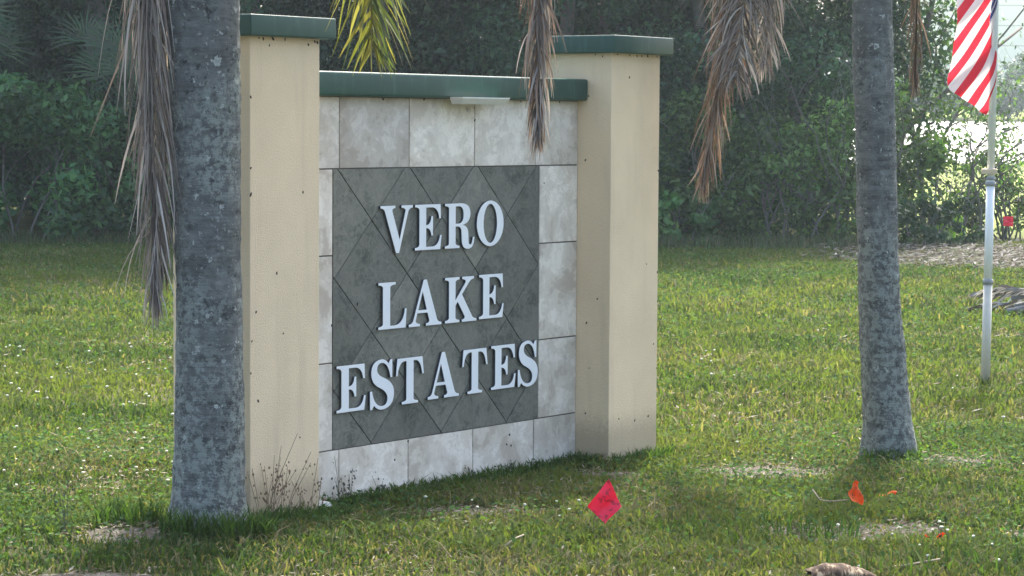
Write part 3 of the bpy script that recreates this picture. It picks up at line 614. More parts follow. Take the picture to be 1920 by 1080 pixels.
# ------------------------------------------------------------------ trees and shrubs behind
def clump_leaves(centers, radii, nleaf, size, cols, seed, flat=.7, zmin=.03, aspect=.45, hollow=.35):
    r = np.random.default_rng(seed); nC = len(centers); centers = np.asarray(centers, float); radii = np.asarray(radii, float)
    k = r.integers(0, nC, nleaf); d = r.normal(size=(nleaf, 3)); d /= np.linalg.norm(d, axis=1)[:, None]
    rad = (hollow+(1-hollow)*r.random(nleaf)**.6)[:, None]; P = centers[k]+d*rad*radii[k][:, None]*np.array([1, 1, flat])
    k2 = P[:, 2] > zmin; P = P[k2]; d = d[k2]; k = k[k2]; n = len(P)
    nrm = d*.6+r.normal(size=(n, 3))*.6+np.array([0, 0, .35]); nrm /= np.linalg.norm(nrm, axis=1)[:, None]
    t = np.cross(nrm, r.normal(size=(n, 3))); t /= np.linalg.norm(t, axis=1)[:, None]; b = np.cross(nrm, t)
    s = (size*(.55+.8*r.random(n)))[:, None]*.5
    V = np.stack((P-t*s, P+b*s*aspect-t*s*.1, P+t*s, P-b*s*aspect-t*s*.1), 1).reshape(-1, 3)
    idx = np.arange(n*4); ccl = r.random(nC)[k]
    c = np.array(cols)[r.integers(0, len(cols), n)]*((.35+1.1*ccl**2+.35*r.random(n)))[:, None]
    return V, idx, np.full(n, 4), np.repeat(np.concatenate((c, np.ones((n, 1))), 1), 4, 0)
def join_sets(sets):
    V, I, N, C = [], [], [], []; off = 0
    for v, i, n, c in sets: V.append(v); I.append(i+off); N.append(n); C.append(c); off += len(v)
    return npmesh(np.concatenate(V), np.concatenate(I), np.concatenate(N), np.concatenate(C))
DK = [(.026, .066, .038), (.034, .082, .042), (.044, .095, .045)]
MD = [(.06, .13, .04), (.08, .16, .045), (.11, .19, .05)]
LT = [(.12, .24, .05), (.17, .29, .06), (.10, .19, .05)]
def limbs(rnd, base, h, n, spread, r0, twist=.3, depth=2, up=.7):
    """a trunk with forking limbs -> list of tube parts"""
    parts = []
    def grow(p, d, L, r, lev):
        pts = [p]; q = Vector(p); dd = Vector(d)
        for i in range(5):
            dd = (dd+Vector((rnd.gauss(0, twist*.3), rnd.gauss(0, twist*.3), rnd.gauss(0, twist*.12)))).normalized(); q = q+dd*L/5; pts.append(tuple(q))
        parts.append(tube_arr(pts, [r*(1-.11*i) for i in range(6)], 7 if lev == 0 else 5))
        if lev < depth:
            for j in range(n):
                k = rnd.randint(2, 5); a = rnd.uniform(0, 2*math.pi); nd = (dd*up+Vector((math.cos(a), math.sin(a), rnd.uniform(.0, .7)))*spread).normalized()
                grow(pts[k], nd, L*rnd.uniform(.5, .8), r*.5, lev+1)
    grow(base, (0, 0, 1), h, r0, 0); return parts
def tree(x, y, h, rad, seed, label, cols=DK, nfine=9000, ncoarse=2600, low=.2, fine=.10, group=None, zfine=4.6, cat='tree', coarse=.55):
    rnd = random.Random(seed); r = np.random.default_rng(seed)
    t = empty('broadleaf_tree', (x, y, 0), 0, label=label, cat=cat, group=group)
    link('trunk', pymesh(*merge(limbs(rnd, (0, 0, -.1), h*.55, 3, .8, .012*h))), M['bark'], t, smooth=True)
    # clumps through an egg-shaped volume
    cs = []; rs = []
    while len(cs) < 70:
        z = low+(h-low)*rnd.random()**.9; w = rad*(.55+.45*math.sin(math.pi*min(1, z/h*.85+.12))); a = rnd.uniform(0, 2*math.pi); q = w*math.sqrt(rnd.random())
        cs.append((q*math.cos(a), q*math.sin(a), z)); rs.append(rnd.uniform(.5, .95))
    ca = np.array(cs); lo = ca[:, 2] < zfine; hi = ~lo
    lowc = [(rad*.95*math.sqrt(rnd.random())*math.cos(a), rad*.95*math.sqrt(rnd.random())*math.sin(a), rnd.uniform(low, zfine)) for a in [rnd.uniform(0, 6.28) for _ in range(46)]]
    allc = list(ca[lo])+lowc; allr = list(np.array(rs)[lo])+[rnd.uniform(.3, .65) for _ in lowc]
    S = [clump_leaves(allc, allr, nfine, fine, cols, seed+1)]
    if hi.any(): S.append(clump_leaves(ca[hi], np.array(rs)[hi]*1.25, ncoarse, coarse, cols, seed+2))
    link('crown', join_sets(S), M['leaf'], t); return t
GT = 'trees in the dark thicket behind the sign'
front = [(-10.6, 36.0, 23), (-8.2, 35.2, 23), (-5.9, 35.6, 23), (-3.7, 35.0, 20), (-1.6, 35.4, 15), (.5, 34.9, 12), (2.5, 35.5, 11), (4.3, 35.8, 9)]
flab = ['dark leafy tree beyond the left edge of the lawn', 'dark tree above the rounded shrub at far left', 'dark tree behind the fan palmetto, left of the thick palm', 'dark tree seen just behind the left pillar', 'dark tree behind the yellow frond above the coping', 'dark tree behind the narrow dead frond', 'dark tree directly behind the right pillar cap', 'dark tree between the right pillar and the slender palm']
for i, ((x, y, h), lb) in enumerate(zip(front, flab)):
    tree(x, y, h, 1.75, 300+i*7, lb, DK if i < 5 else [tuple(a*1.3 for a in c) for c in DK], 21000, 7500, group=GT)
back = [(-11, 44, 9), (-8, 44.5, 9), (-5, 44, 9), (-2, 44.4, 9), (1, 44, 9), (4, 44.6, 8), (-9.5, 40, 11), (-6.6, 40.5, 12), (-4, 39.6, 11.5), (-1.4, 40.2, 12), (1.2, 39.8, 11.5), (3.6, 40.4, 10), (-12.5, 39.5, 11)]
for i, (x, y, h) in enumerate(back):
    tree(x, y, h, 2.1, 500+i*7, 'tall dark tree in the rear row of the thicket', DK, 9000, 4200, fine=.24, group='rear row of thicket trees')
tree(6.1, 37.2, 4.6, 1.0, 620, 'loose small tree letting bright sky through, left of the flag', MD, 4200, 300, low=1.7, fine=.10)
tree(5.4, 36.5, 7, .9, 627, 'greyish tree just right of the slender palm', DK, 5200, 700, low=.3, fine=.10)

def shrub(name, x, y, rx, ry, h, seed, label, cols, n, size, nb=5, cat='shrub', r0=.018, group=None, aspect=.5, hang=.0):
    rnd = random.Random(seed); t = empty(name, (x, y, 0), 0, label=label, cat=cat, group=group)
    parts = []
    for i in range(nb):
        a = rnd.uniform(0, 6.28); parts += limbs(rnd, (rx*.3*math.cos(a), ry*.3*math.sin(a), -.05), h*rnd.uniform(.5, .8), 2, .7, r0, .6)
    link('stem', pymesh(*merge(parts)), M['twig'], t, smooth=True)
    cs = []; rs = []
    for i in range(26):
        a = rnd.uniform(0, 6.28); e = rnd.uniform(.05, 1); w = math.sqrt(max(.05, 1-(e-.35)**2/.55)); q = rnd.uniform(.45, 1)
        cs.append((rx*w*q*math.cos(a), ry*w*q*math.sin(a), h*e*.93)); rs.append(h*rnd.uniform(.12, .22))
    link('foliage', join_sets([clump_leaves(cs, rs, n, size, cols, seed, .85, .02, aspect, .3)]), M['leaf'], t); return t
TL = [(.04, .12, .05), (.06, .16, .065), (.09, .20, .07)]
shrub('shrub', -6.25, 32.6, 1.15, .8, 2.15, 701, 'rounded mid-green shrub at the left edge of the lawn', TL, 6500, .12)
shrub('shrub', -5.15, 33.0, .75, .6, 1.75, 702, 'smaller green shrub between the round shrub and the hanging dead frond', TL, 3200, .11)
shrub('shrub', -8.6, 32.8, 1.1, .8, 2.0, 703, 'green shrub beyond the left edge of the photo', TL, 3000, .12)
shrub('shrub', 2.25, 32.9, .55, .5, .72, 704, 'low bright green shrub beside the foot of the right pillar', [(.07, .20, .06), (.11, .27, .08)], 1500, .11, 3)
shrub('shrub', 2.45, 33.4, .8, .6, 2.0, 705, 'leafy shrub behind the right pillar edge', MD, 3400, .11)
shrub('shrub', 3.55, 33.2, .8, .6, 1.7, 706, 'tangled green shrub below the hanging brown frond', MD, 3000, .10, 7)
shrub('shrub', 4.55, 33.2, .75, .6, 2.35, 707, 'tall light green shrub left of the slender palm trunk', [(.11, .21, .06), (.15, .25, .075), (.09, .17, .05)], 3600, .10, 8)
shrub('shrub', 5.45, 33.6, .45, .4, 1.5, 708, 'yellow-green shrub right of the slender palm trunk', LT, 1900, .10, 5)
shrub('shrub', 7.6, 31.9, .5, .4, .45, 713, 'small green tuft of shrub at the right edge behind the flagpole', LT, 900, .09, 3)
shrub('shrub', 5.3, 31.9, .75, .5, .75, 709, 'dusky low shrub beside the litter heap', DK, 1600, .09, 6)
shrub('shrub', 6.75, 35.5, .9, .6, 1.25, 710, 'low dark shrub under the bare branches', [(.05, .09, .04), (.07, .11, .05)], 2100, .09, 8)
shrub('shrub', -2.9, 32.9, 1.2, .7, 1.3, 711, 'low shrub behind the thick palm', MD, 3000, .11)
shrub('shrub', 1.0, 33.0, 1.2, .7, 1.4, 712, 'low shrub behind the tiled wall', MD, 3000, .11)
# bare branching shrub and twiggy scrub at right
def bare_shrub(x, y, h, seed, label, n=4, depth=3, r0=.022, leaves=260, cols=MD, spread=.75):
    rnd = random.Random(seed); t = empty('bare_shrub', (x, y, 0), 0, label=label, cat='bare shrub'); parts = []
    for i in range(n): parts += limbs(rnd, (rnd.uniform(-.25, .25), rnd.uniform(-.2, .2), -.05), h*rnd.uniform(.55, .8), 3, spread, r0, .7, depth, .75)
    link('branches', pymesh(*merge(parts)), M['twig'], t, smooth=True)
    if leaves:
        cs = [(rnd.gauss(0, .55), rnd.gauss(0, .4), rnd.uniform(.3, 1)*h) for _ in range(30)]
        link('foliage', join_sets([clump_leaves(cs, [.22]*30, leaves, .085, cols, seed)]), M['leaf'], t)
    return t
bare_shrub(6.2, 34.0, 1.9, 741, 'bare pale-branched shrub under the flag', 4, 3, .022, 900)
bare_shrub(7.15, 35.5, 1.3, 742, 'twiggy bare scrub right of the flagpole', 4, 3, .014, 500)
bare_shrub(6.75, 34.9, 1.9, 744, 'dense bare thicket of grey twigs before the pale lot', 5, 3, .016, 300)
bare_shrub(4.1, 32.9, 1.6, 743, 'arching bare twigs in front of the tangled green shrub', 3, 2, .018, 0)
# saw palmetto fans at left
def palmetto(x, y, seed, label, nf=6, hgt=2.0):
    rnd = random.Random(seed); t = empty('saw_palmetto', (x, y, 0), 0, label=label, cat='palmetto')
    for i in range(nf):
        a = rnd.uniform(-2.6, -.5); ex = rnd.uniform(.2, .75); hx = (ex*math.cos(a), ex*math.sin(a), hgt+rnd.uniform(-.35, .45))
        V, F = tube_arr([(0, 0, 0), (hx[0]*.5, hx[1]*.5, hx[2]*.6), hx], [.015, .010, .007], 5); C = [(.06, .10, .05, 1)]*len(V); V = [tuple(v) for v in V]
        nrm = Vector((rnd.uniform(-.5, .5), -1, .5)).normalized(); ax = Vector((rnd.uniform(-.4, .9), -.1, .7)).normalized(); s = nrm.cross(ax).normalized(); ax = s.cross(nrm)
        for k in range(26):
            an = R(-125+250*k/25+rnd.uniform(-2, 2)); d = ax*math.cos(an)+s*math.sin(an); L = .62*rnd.uniform(.85, 1.05); o = len(V); wv = d.cross(nrm)*.013; c = (.045+.03*rnd.random(), .09+.04*rnd.random(), .055, 1)
            b = Vector(hx); m_ = b+d*L*.5+nrm*.02; e = b+d*L+Vector((0, 0, -.06))
            V += [tuple(b), tuple(m_-wv), tuple(e), tuple(m_+wv)]; C += [c]*4; F.append((o, o+1, o+2, o+3))
        link('fan_leaf', npmesh(np.array(V), [i for f in F for i in f], [len(f) for f in F], C), M['leaf'], t)
palmetto(-5.35, 33.4, 801, 'saw palmetto with fan leaves above the left shrubs', 8, 2.35)
palmetto(-6.9, 33.6, 802, 'saw palmetto above the round shrub at far left', 6, 2.6)
# rough grass fringe at the edge of the thicket
def blade_obj(name, label, cat, x, y, rx, ry, n, h, cols, seed, w=.012, kind=None):
    r = np.random.default_rng(seed); px = rx*(r.random(n)*2-1); py = ry*(r.random(n)*2-1); hh = h*(.4+.8*r.random(n)); a = r.random(n)*6.28
    base = np.stack((px, py, 0*px), -1); sd2 = np.stack((np.cos(a+1.57), np.sin(a+1.57), 0*a), -1)*w*.5; l = np.stack((np.cos(a), np.sin(a), 0*a), -1)*(hh*(.15+.6*r.random(n)))[:, None]; up = np.array([0, 0, 1])*hh[:, None]; m_ = base+l*.3+up*.6
    V = np.stack((base-sd2, base+sd2, m_+sd2*.8, m_-sd2*.8, base+l+up*.93), 1).reshape(-1, 3); o = np.arange(n)[:, None]*5
    c = np.array(cols)[r.integers(0, len(cols), n)]*(.6+.8*r.random(n))[:, None]
    ob = link(name, npmesh(V, np.concatenate((o+np.array([0, 1, 2, 3]), o+np.array([3, 2, 4])), 1).ravel(), np.tile([4, 3], n), np.repeat(np.concatenate((c, np.ones((n, 1))), 1), 5, 0)), M['leaf'])
    ob.location = (x, y, 0); tag(ob, label, cat, kind=kind); return ob
blade_obj('rough_grass', 'long unmown grass along the foot of the dark thicket', 'grass', -2.5, 32.3, 8, .7, 9000, .20, [(.05, .09, .035), (.07, .10, .04), (.12, .12, .07)], 55, .014, 'stuff')

# ------------------------------------------------------------------ far right: building, tree line
bt = empty('warehouse', (31, 174, 3.0), 0, label='long cream building with horizontal siding beyond the lot', cat='building')
bm = bmesh.new(); box_bm(bm, -4.6, 30, 0, 20, -.3, 12); 
m, nt, b = mat_new('cream_siding', .7, .3); co = objco(nt); sx = nt.nodes.new('ShaderNodeSeparateXYZ'); nt.links.new(co, sx.inputs[0])
w = nt.nodes.new('ShaderNodeMath'); w.operation = 'FRACT'; d = node(nt, 'ShaderNodeMath', operation='MULTIPLY'); d.inputs[1].default_value = .72; nt.links.new(sx.outputs[2], d.inputs[0]); nt.links.new(d.outputs[0], w.inputs[0])
nt.links.new(mix(nt, ramp(nt, w.outputs[0], [(0, (1, 1, 1)), (.05, (1, 1, 1)), (.07, (0, 0, 0))]), (.90, .86, .77), (.62, .58, .50)), b.inputs['Base Color'])
bm_obj('wall', bm, m, bt)
bm = bmesh.new(); box_bm(bm, -5, 30.4, -.5, 20.5, 12.0, 12.5); bm_obj('roof', bm, flat('grey_roof', (.45, .45, .43)), bt)
FT = [(.07, .12, .07), (.09, .15, .08), (.06, .10, .06)]
k = 0
farspec = [(26.0, 155, 3.4), (27.6, 157, 3.1), (30.4, 154, 3.2), (32.2, 156, 4.4), (23.4, 156, 5.6), (35.0, 155, 5), (20.6, 157, 7.5), (17.5, 156, 8), (38.5, 157, 6.5)]
farlab = ['hazy low tree seen below the flag', 'hazy tree just left of the flagpole in the distance', 'hazy round tree right of the flagpole', 'hazy taller tree at the right edge of the photo', 'hazy distant tree behind the loose small tree', 'distant tree outside the right edge', 'distant tree behind the slender palm', 'distant tree left of the slender palm', 'distant tree far outside the right edge']
for (x, y, h), lb in zip(farspec, farlab):
    rnd = random.Random(900+k); t = empty('distant_tree', (x, y, ground_h(0, y)*1.0), 0, label=lb, cat='tree', group='distant trees beyond the lot')
    V, F = tube_arr([(0, 0, -.2), (.05, 0, h*.3), (0, 0, h*.7)], [.16, .12, .05], 7); link('trunk', pymesh(V, F), M['bark'], t)
    cs = []; rs = []
    for i in range(34):
        a = rnd.uniform(0, 6.28); e = rnd.uniform(.22, 1); q = 1.9*math.sqrt(max(.1, 1-(e-.5)**2/.32))*math.sqrt(rnd.random()); cs.append((q*math.cos(a), q*math.sin(a), h*e*.93)); rs.append(rnd.uniform(.4, .8))
    link('crown', join_sets([clump_leaves(cs, rs, 5200, .24, FT, 900+k)]), M['leaf'], t); k += 1

# ------------------------------------------------------------------ flagpole and flag
fp = empty('flagpole', (2.93, 15.42, .03), 0, label='thin silver flagpole with tan clip and joint collars at the right', cat='flagpole')
def pole_x(z): return .024*z/1.0*.32
def cyl(name, z0, z1, r0, r1, mat, n=24):
    V, F = tube_arr([(pole_x(z0), 0, z0), (pole_x((z0+z1)/2), 0, (z0+z1)/2), (pole_x(z1), 0, z1)], [r0, (r0+r1)/2, r1], n); return link(name, pymesh(V, F), mat, fp, smooth=True)
cyl('lower_pole', -.1, .59, .0285, .0275, M['alu_dull']); cyl('upper_pole', .61, 1.20, .026, .0255, M['alu']); cyl('top_pole', 1.24, 4.6, .0225, .020, M['alu'])
cyl('collar', .585, .615, .031, .031, M['pole_joint']); cyl('collar', 1.19, 1.215, .0305, .0305, M['pole_joint']); cyl('collar', 1.225, 1.243, .029, .029, M['pole_joint']); cyl('collar', 1.213, 1.227, .025, .025, M['alu'])
bm = bmesh.new(); box_bm(bm, -.055, .035, -.032, .030, 1.262, 1.295, .006, 2); o = bm_obj('clip', bm, M['tan'], fp); o.location = (pole_x(1.28), 0, 0)
bm = bmesh.new(); bmesh.ops.create_uvsphere(bm, u_segments=16, v_segments=10, radius=.045, matrix=Matrix.Translation((pole_x(4.6), 0, 4.63))); bm_obj('finial', bm, M['tan'], fp, True)
# flag: hoist on the pole above the frame, the fly drooping down beside it
def bez(p0, p1, p2, t): return p0*(1-t)**2+p1*2*t*(1-t)+p2*t*t
def flag():
    NB, NA = 104, 70; V = []; F = []; UV = []
    Bc = Vector((2.905, 15.40, 1.615)); Cc = Vector((2.648, 15.33, 1.772)); Tc = Vector((2.745, 15.36, 2.45))
    for i in range(NB+1):
        b = i/NB*13                   # stripe coordinate, 0 = bottom stripe
        E = Bc.lerp(Cc, b/6) if b < 6 else Cc.lerp(Tc, (b-6)/7)
        if 5 < b < 7: E = bez(Bc.lerp(Cc, 5/6), Cc, Cc.lerp(Tc, 1/7), (b-5)/2)
        A = Vector((2.962, 15.42, 2.55+b*.07)); d = Vector((.61, .02, .79)); dist = (A.x-E.x)/.61*.82
        Cn = E+d*dist*1.15; A.z = Cn.z+.16
        for j in range(NA+1):
            a = j/NA; p = bez(E, Cn, A, a)
            p.y += .050*math.sin(b*1.05+a*3.1+.6)*(1-a*.7)+.022*math.sin(b*2.3+a*7)*(1-a) + (.10*max(0, (b-6)/7))*(1-a)
            p.x += .006*math.sin(a*9+b)*(1-a)
            V.append(p); UV.append((a, b/13))
    n = NA+1; F = [(i*n+j, i*n+j+1, (i+1)*n+j+1, (i+1)*n+j) for i in range(NB) for j in range(NA)]
    me = pymesh(V, F); uv = me.uv_layers.new(name='UVMap')
    for l in me.loops: uv.data[l.index].uv = UV[l.vertex_index]
    m, nt, b_ = mat_new('flag_cloth', .8, .15); u = nt.nodes.new('ShaderNodeUVMap'); sx = nt.nodes.new('ShaderNodeSeparateXYZ'); nt.links.new(u.outputs[0], sx.inputs[0])
    mm = node(nt, 'ShaderNodeMath', operation='MULTIPLY'); mm.inputs[1].default_value = 6.5; nt.links.new(sx.outputs[1], mm.inputs[0]); fr = node(nt, 'ShaderNodeMath', operation='FRACT'); nt.links.new(mm.outputs[0], fr.inputs[0])
    lt = node(nt, 'ShaderNodeMath', operation='LESS_THAN'); lt.inputs[1].default_value = .5; nt.links.new(fr.outputs[0], lt.inputs[0])
    c = mix(nt, lt.outputs[0], (.66, .63, .63), (.52, .025, .045))
    # blue canton with star field at the hoist end, top seven stripes
    g1 = node(nt, 'ShaderNodeMath', operation='GREATER_THAN'); g1.inputs[1].default_value = .62; nt.links.new(sx.outputs[0], g1.inputs[0]); g2 = node(nt, 'ShaderNodeMath', operation='GREATER_THAN'); g2.inputs[1].default_value = 6/13; nt.links.new(sx.outputs[1], g2.inputs[0])
    g3 = node(nt, 'ShaderNodeMath', operation='MULTIPLY'); nt.links.new(g1.outputs[0], g3.inputs[0]); nt.links.new(g2.outputs[0], g3.inputs[1])
    mp = nt.nodes.new('ShaderNodeMapping'); mp.inputs['Scale'].default_value = (29, 17, 1); nt.links.new(u.outputs[0], mp.inputs[0]); vo = nt.nodes.new('ShaderNodeTexVoronoi'); vo.inputs['Scale'].default_value = 1; vo.inputs['Randomness'].default_value = 0; nt.links.new(mp.outputs[0], vo.inputs['Vector'])
    l2 = node(nt, 'ShaderNodeMath', operation='LESS_THAN'); l2.inputs[1].default_value = .25; nt.links.new(vo.outputs['Distance'], l2.inputs[0])
    c = mix(nt, g3.outputs[0], c, mix(nt, l2.outputs[0], (.02, .035, .14), (.75, .75, .75)))
    nt.links.new(c, b_.inputs['Base Color']); t = nt.nodes.new('ShaderNodeBsdfTranslucent'); nt.links.new(c, t.inputs[0]); ms = nt.nodes.new('ShaderNodeMixShader'); ms.inputs[0].default_value = .5
    nt.links.new(b_.outputs[0], ms.inputs[1]); nt.links.new(t.outputs[0], ms.inputs[2]); nt.links.new(ms.outputs[0], nt.nodes['Material Output'].inputs['Surface'])
    o = link('flag', me, m, smooth=True); o.location.z = .04; tag(o, 'red and white striped flag hanging limp beside the silver pole', 'flag'); return o
flag()

# ------------------------------------------------------------------ marking flags and scraps
def m_plastic(name, c, dark):
    m, nt, b = mat_new(name, .45, .4); co = objco(nt); n = noise(nt, co, 45, 3, .5)
    cc = mix(nt, ramp(nt, n, [(.56, (0, 0, 0)), (.62, (.75, .75, .75))]), c, dark); nt.links.new(cc, b.inputs['Base Color'])
    t = nt.nodes.new('ShaderNodeBsdfTranslucent'); nt.links.new(cc, t.inputs[0]); ms = nt.nodes.new('ShaderNodeMixShader'); ms.inputs[0].default_value = .3
    nt.links.new(b.outputs[0], ms.inputs[1]); nt.links.new(t.outputs[0], ms.inputs[2]); nt.links.new(ms.outputs[0], nt.nodes['Material Output'].inputs['Surface']); return m
M['pink'] = m_plastic('pink_red_plastic', (.88, .035, .10), (.35, .03, .05)); M['orange'] = m_plastic('orange_plastic', (.88, .17, .03), (.5, .05, .02))
def sheet(corners, n, amp, seed, thick=.0008):
    """crumpled sheet between four corners TL, TR, BR, BL"""
    a, b, c, d = [Vector(v) for v in corners]; V = []; nm = (b-a).cross(d-a).normalized()
    for i in range(n+1):
        for j in range(n+1):
            s, t = j/n, i/n; p = a*(1-s)*(1-t)+b*s*(1-t)+c*s*t+d*(1-s)*t
            V.append(p+nm*amp*mnoise.noise(Vector((s*2.2+seed, t*2.2, seed*1.3)))*2)
    V2 = [v+nm*thick for v in V]; N = n+1; F = []
    for i in range(n):
        for j in range(n): q = (i*N+j, i*N+j+1, (i+1)*N+j+1, (i+1)*N+j); F.append(q); F.append(tuple(N*N+k for k in q[::-1]))
    return V+V2, F
def marker(loc, corners, wire, mat, label, amp, seed, group=None):
    t = empty('marking_flag', loc, 0, label=label, cat='marking flag'); V, F = sheet(corners, 10, amp, seed); o = link('flag_sheet', pymesh(V, F), mat, t, smooth=True)
    V, F = tube_arr(wire, [.0016]*len(wire), 6); link('wire_stake', pymesh(V, F), M['wire'], t); return t
marker((.315, 9.45, .035), [(.058, 0, .203), (.106, .02, .097), (.046, -.01, .032), (-.024, 0, .096)], [(.0, .01, -.05), (.0, .01, .03), (.03, .012, .14), (.064, .004, .205), (.070, .003, .213)], M['pink'], 'tilted pink-red marking flag in the grass before the sign', .012, 3)
marker((1.405, 10.1, .035), [(-.010, 0, .112), (.006, .012, .105), (.038, .01, .006), (-.026, -.01, .030)], [(-.02, .01, -.05), (-.016, .008, .05), (-.004, .004, .118)], M['orange'], 'small folded orange marking flag in the right foreground', .018, 6)
marker((6.80, 34.4, 0), [(-.06, 0, .36), (.08, 0, .36), (.08, .01, .22), (-.06, 0, .23)], [(-.06, 0, -.05), (-.06, 0, .20), (-.06, 0, .37)], M['pink'], 'small distant red marking flag right of the flagpole', .01, 9)
for (x, y, lab, s, n_) in ((1.587, 10.5, 'flat orange plastic scrap right of the folded orange flag', .075, 2), (1.60, 9.38, 'half buried orange scrap near the right foreground clover', .07, 5)):
    V, F = sheet([(-s*.5, .02, .022), (s*.5, .025, .016), (s*.55, -.018, .030), (-s*.45, -.015, .014)], 6, .012, n_); o = link('plastic_scrap', pymesh(V, F), M['orange']); o.location = (x, y, .012); tag(o, lab, 'scrap')
V, F = sheet([(-.006, 0, .05), (.006, 0, .055), (.010, 0, .0), (-.008, .01, .0)], 5, .006, 4); o = link('fallen_leaf', pymesh(V, F), flat('orange_leaf', (.60, .22, .05))); o.location = (-.784, 9.3, .012); tag(o, 'small upright orange leaf in the grass right of the thick palm', 'leaf')
V, F = sheet([(-.03, 0, .01), (.03, .01, .03), (.03, .0, .02), (-.03, -.01, .0)], 5, .004, 4); o = link('fallen_leaf', pymesh(V, F), flat('yellow_leaf', (.50, .46, .07))); o.location = (-1.12, 9.16, .02); tag(o, 'small yellow leaf lying in front of the thick palm', 'leaf')
# pale stone at the corner of the pillar
bm = bmesh.new(); bmesh.ops.create_icosphere(bm, subdivisions=3, radius=.032)
for v in bm.verts: v.co *= 1+.35*mnoise.noise(v.co*40); v.co.z *= .45; v.co.x *= 1.2
q = along_sign(.50, .06); o = bm_obj('pale_stone', bm, M['paper']); o.location = (q[0], q[1], .05); tag(o, 'pale stone at the inner corner of the left pillar', 'stone')
# mottled curled bark piece
m, nt, b = mat_new('mottled_bark', .8, .2); co = objco(nt)
wvf = noise(nt, scaled(nt, co, (2.6, .7, .7)), 24, 5, .65, .5)
nt.links.new(ramp(nt, wvf, [(.42, (.045, .03, .022)), (.52, (.10, .065, .042)), (.56, (.24, .19, .125)), (.68, (.36, .31, .22))]), b.inputs['Base Color'])
V = []; F = []; NU, NV = 28, 14
for i in range(NU+1):
    s = i/NU; x = (s-.5)*.20; w = .056*math.sin(math.pi*(.10+.82*s))**.6
    for j in range(NV+1):
        a = math.pi*(j/NV)*1.05-.05; V.append((x+.008*math.sin(a*3), -w*math.cos(a)*.9, w*math.sin(a)*.85+.012*mnoise.noise(Vector((s*5, a, 7)))+.004*mnoise.noise(Vector((s*9, a*2, 0))) + .012*math.sin(s*3)))
F = [(i*(NV+1)+j, i*(NV+1)+j+1, (i+1)*(NV+1)+j+1, (i+1)*(NV+1)+j) for i in range(NU) for j in range(NV)]
o = link('bark_piece', pymesh(V, F), m, smooth=True); o.location = (1.13, 8.50, .040); o.scale = (1.15, 1.1, .72); o.rotation_euler = (0, R(4), R(8)); sm = o.modifiers.new('s', 'SOLIDIFY'); sm.thickness = .004
tag(o, 'curled brown and cream mottled bark piece at the bottom right edge', 'bark')
# sticks
def stick(pts, r, lab, mat=None):
    c = Vector(pts[0]); V, F = tube_arr([Vector(p)-c for p in pts], [r*(1-.1*i) for i in range(len(pts))], 6); o = link('dry_stick', pymesh(V, F), mat or M['stick'], smooth=True); o.location = c; tag(o, lab, 'stick')
stick([(-2.05, 9.42, .02), (-1.93, 9.46, .03), (-1.83, 9.50, .035), (-1.76, 9.50, .03)], .007, 'dark stick lying at the left edge of the foreground', M['bark'])
stick([(1.30, 8.72, .03), (1.40, 8.74, .04), (1.52, 8.78, .055)], .0045, 'pale straight stick beside the mottled bark')
stick([(1.24, 10.22, .09), (1.27, 10.2, .05), (1.31, 10.2, .045), (1.39, 10.18, .055)], .003, 'thin bent pale stalk left of the folded orange flag')
stick([(-1.30, 8.72, .015), (-1.15, 8.74, .02), (-1.02, 8.73, .015)], .004, 'dry brown stick before the thick palm')
stick([(-.02, 9.15, .03), (.02, 9.2, .05), (.05, 9.22, .06)], .004, 'short pale stalk in the grass below the sign')
# pile of dead palm fronds beyond the flagpole
GP = 'dead fronds heaped behind the flagpole'
for i in range(7):
    rnd = random.Random(60+i); a = R(rnd.uniform(-16, 14)); L = rnd.uniform(.75, 1.05); x0 = 4.0+rnd.uniform(-.15, .35); y0 = 21.0+rnd.uniform(-.3, .4); z0 = .03+.022*i
    pts = [(-L/2, 0, .0), (-L/6, .03, .05), (L/6, 0, .05), (L/2, -.03, .0)]
    me = frond_mesh(pts, .22, 30, .30, .22, .028, [(.32, .33, .32), (.22, .22, .21), (.45, .45, .43), (.12, .11, .10)], 600+i, 0, .022)
    o = link('dead_frond', me, M['dry']); o.location = (x0+.35, y0, z0); o.rotation_euler = (0, R(rnd.uniform(-3, 3)), a if i % 2 else a+math.pi)
    tag(o, 'grey dead palm frond in the heap on the lawn behind the flagpole', 'dead frond', GP)

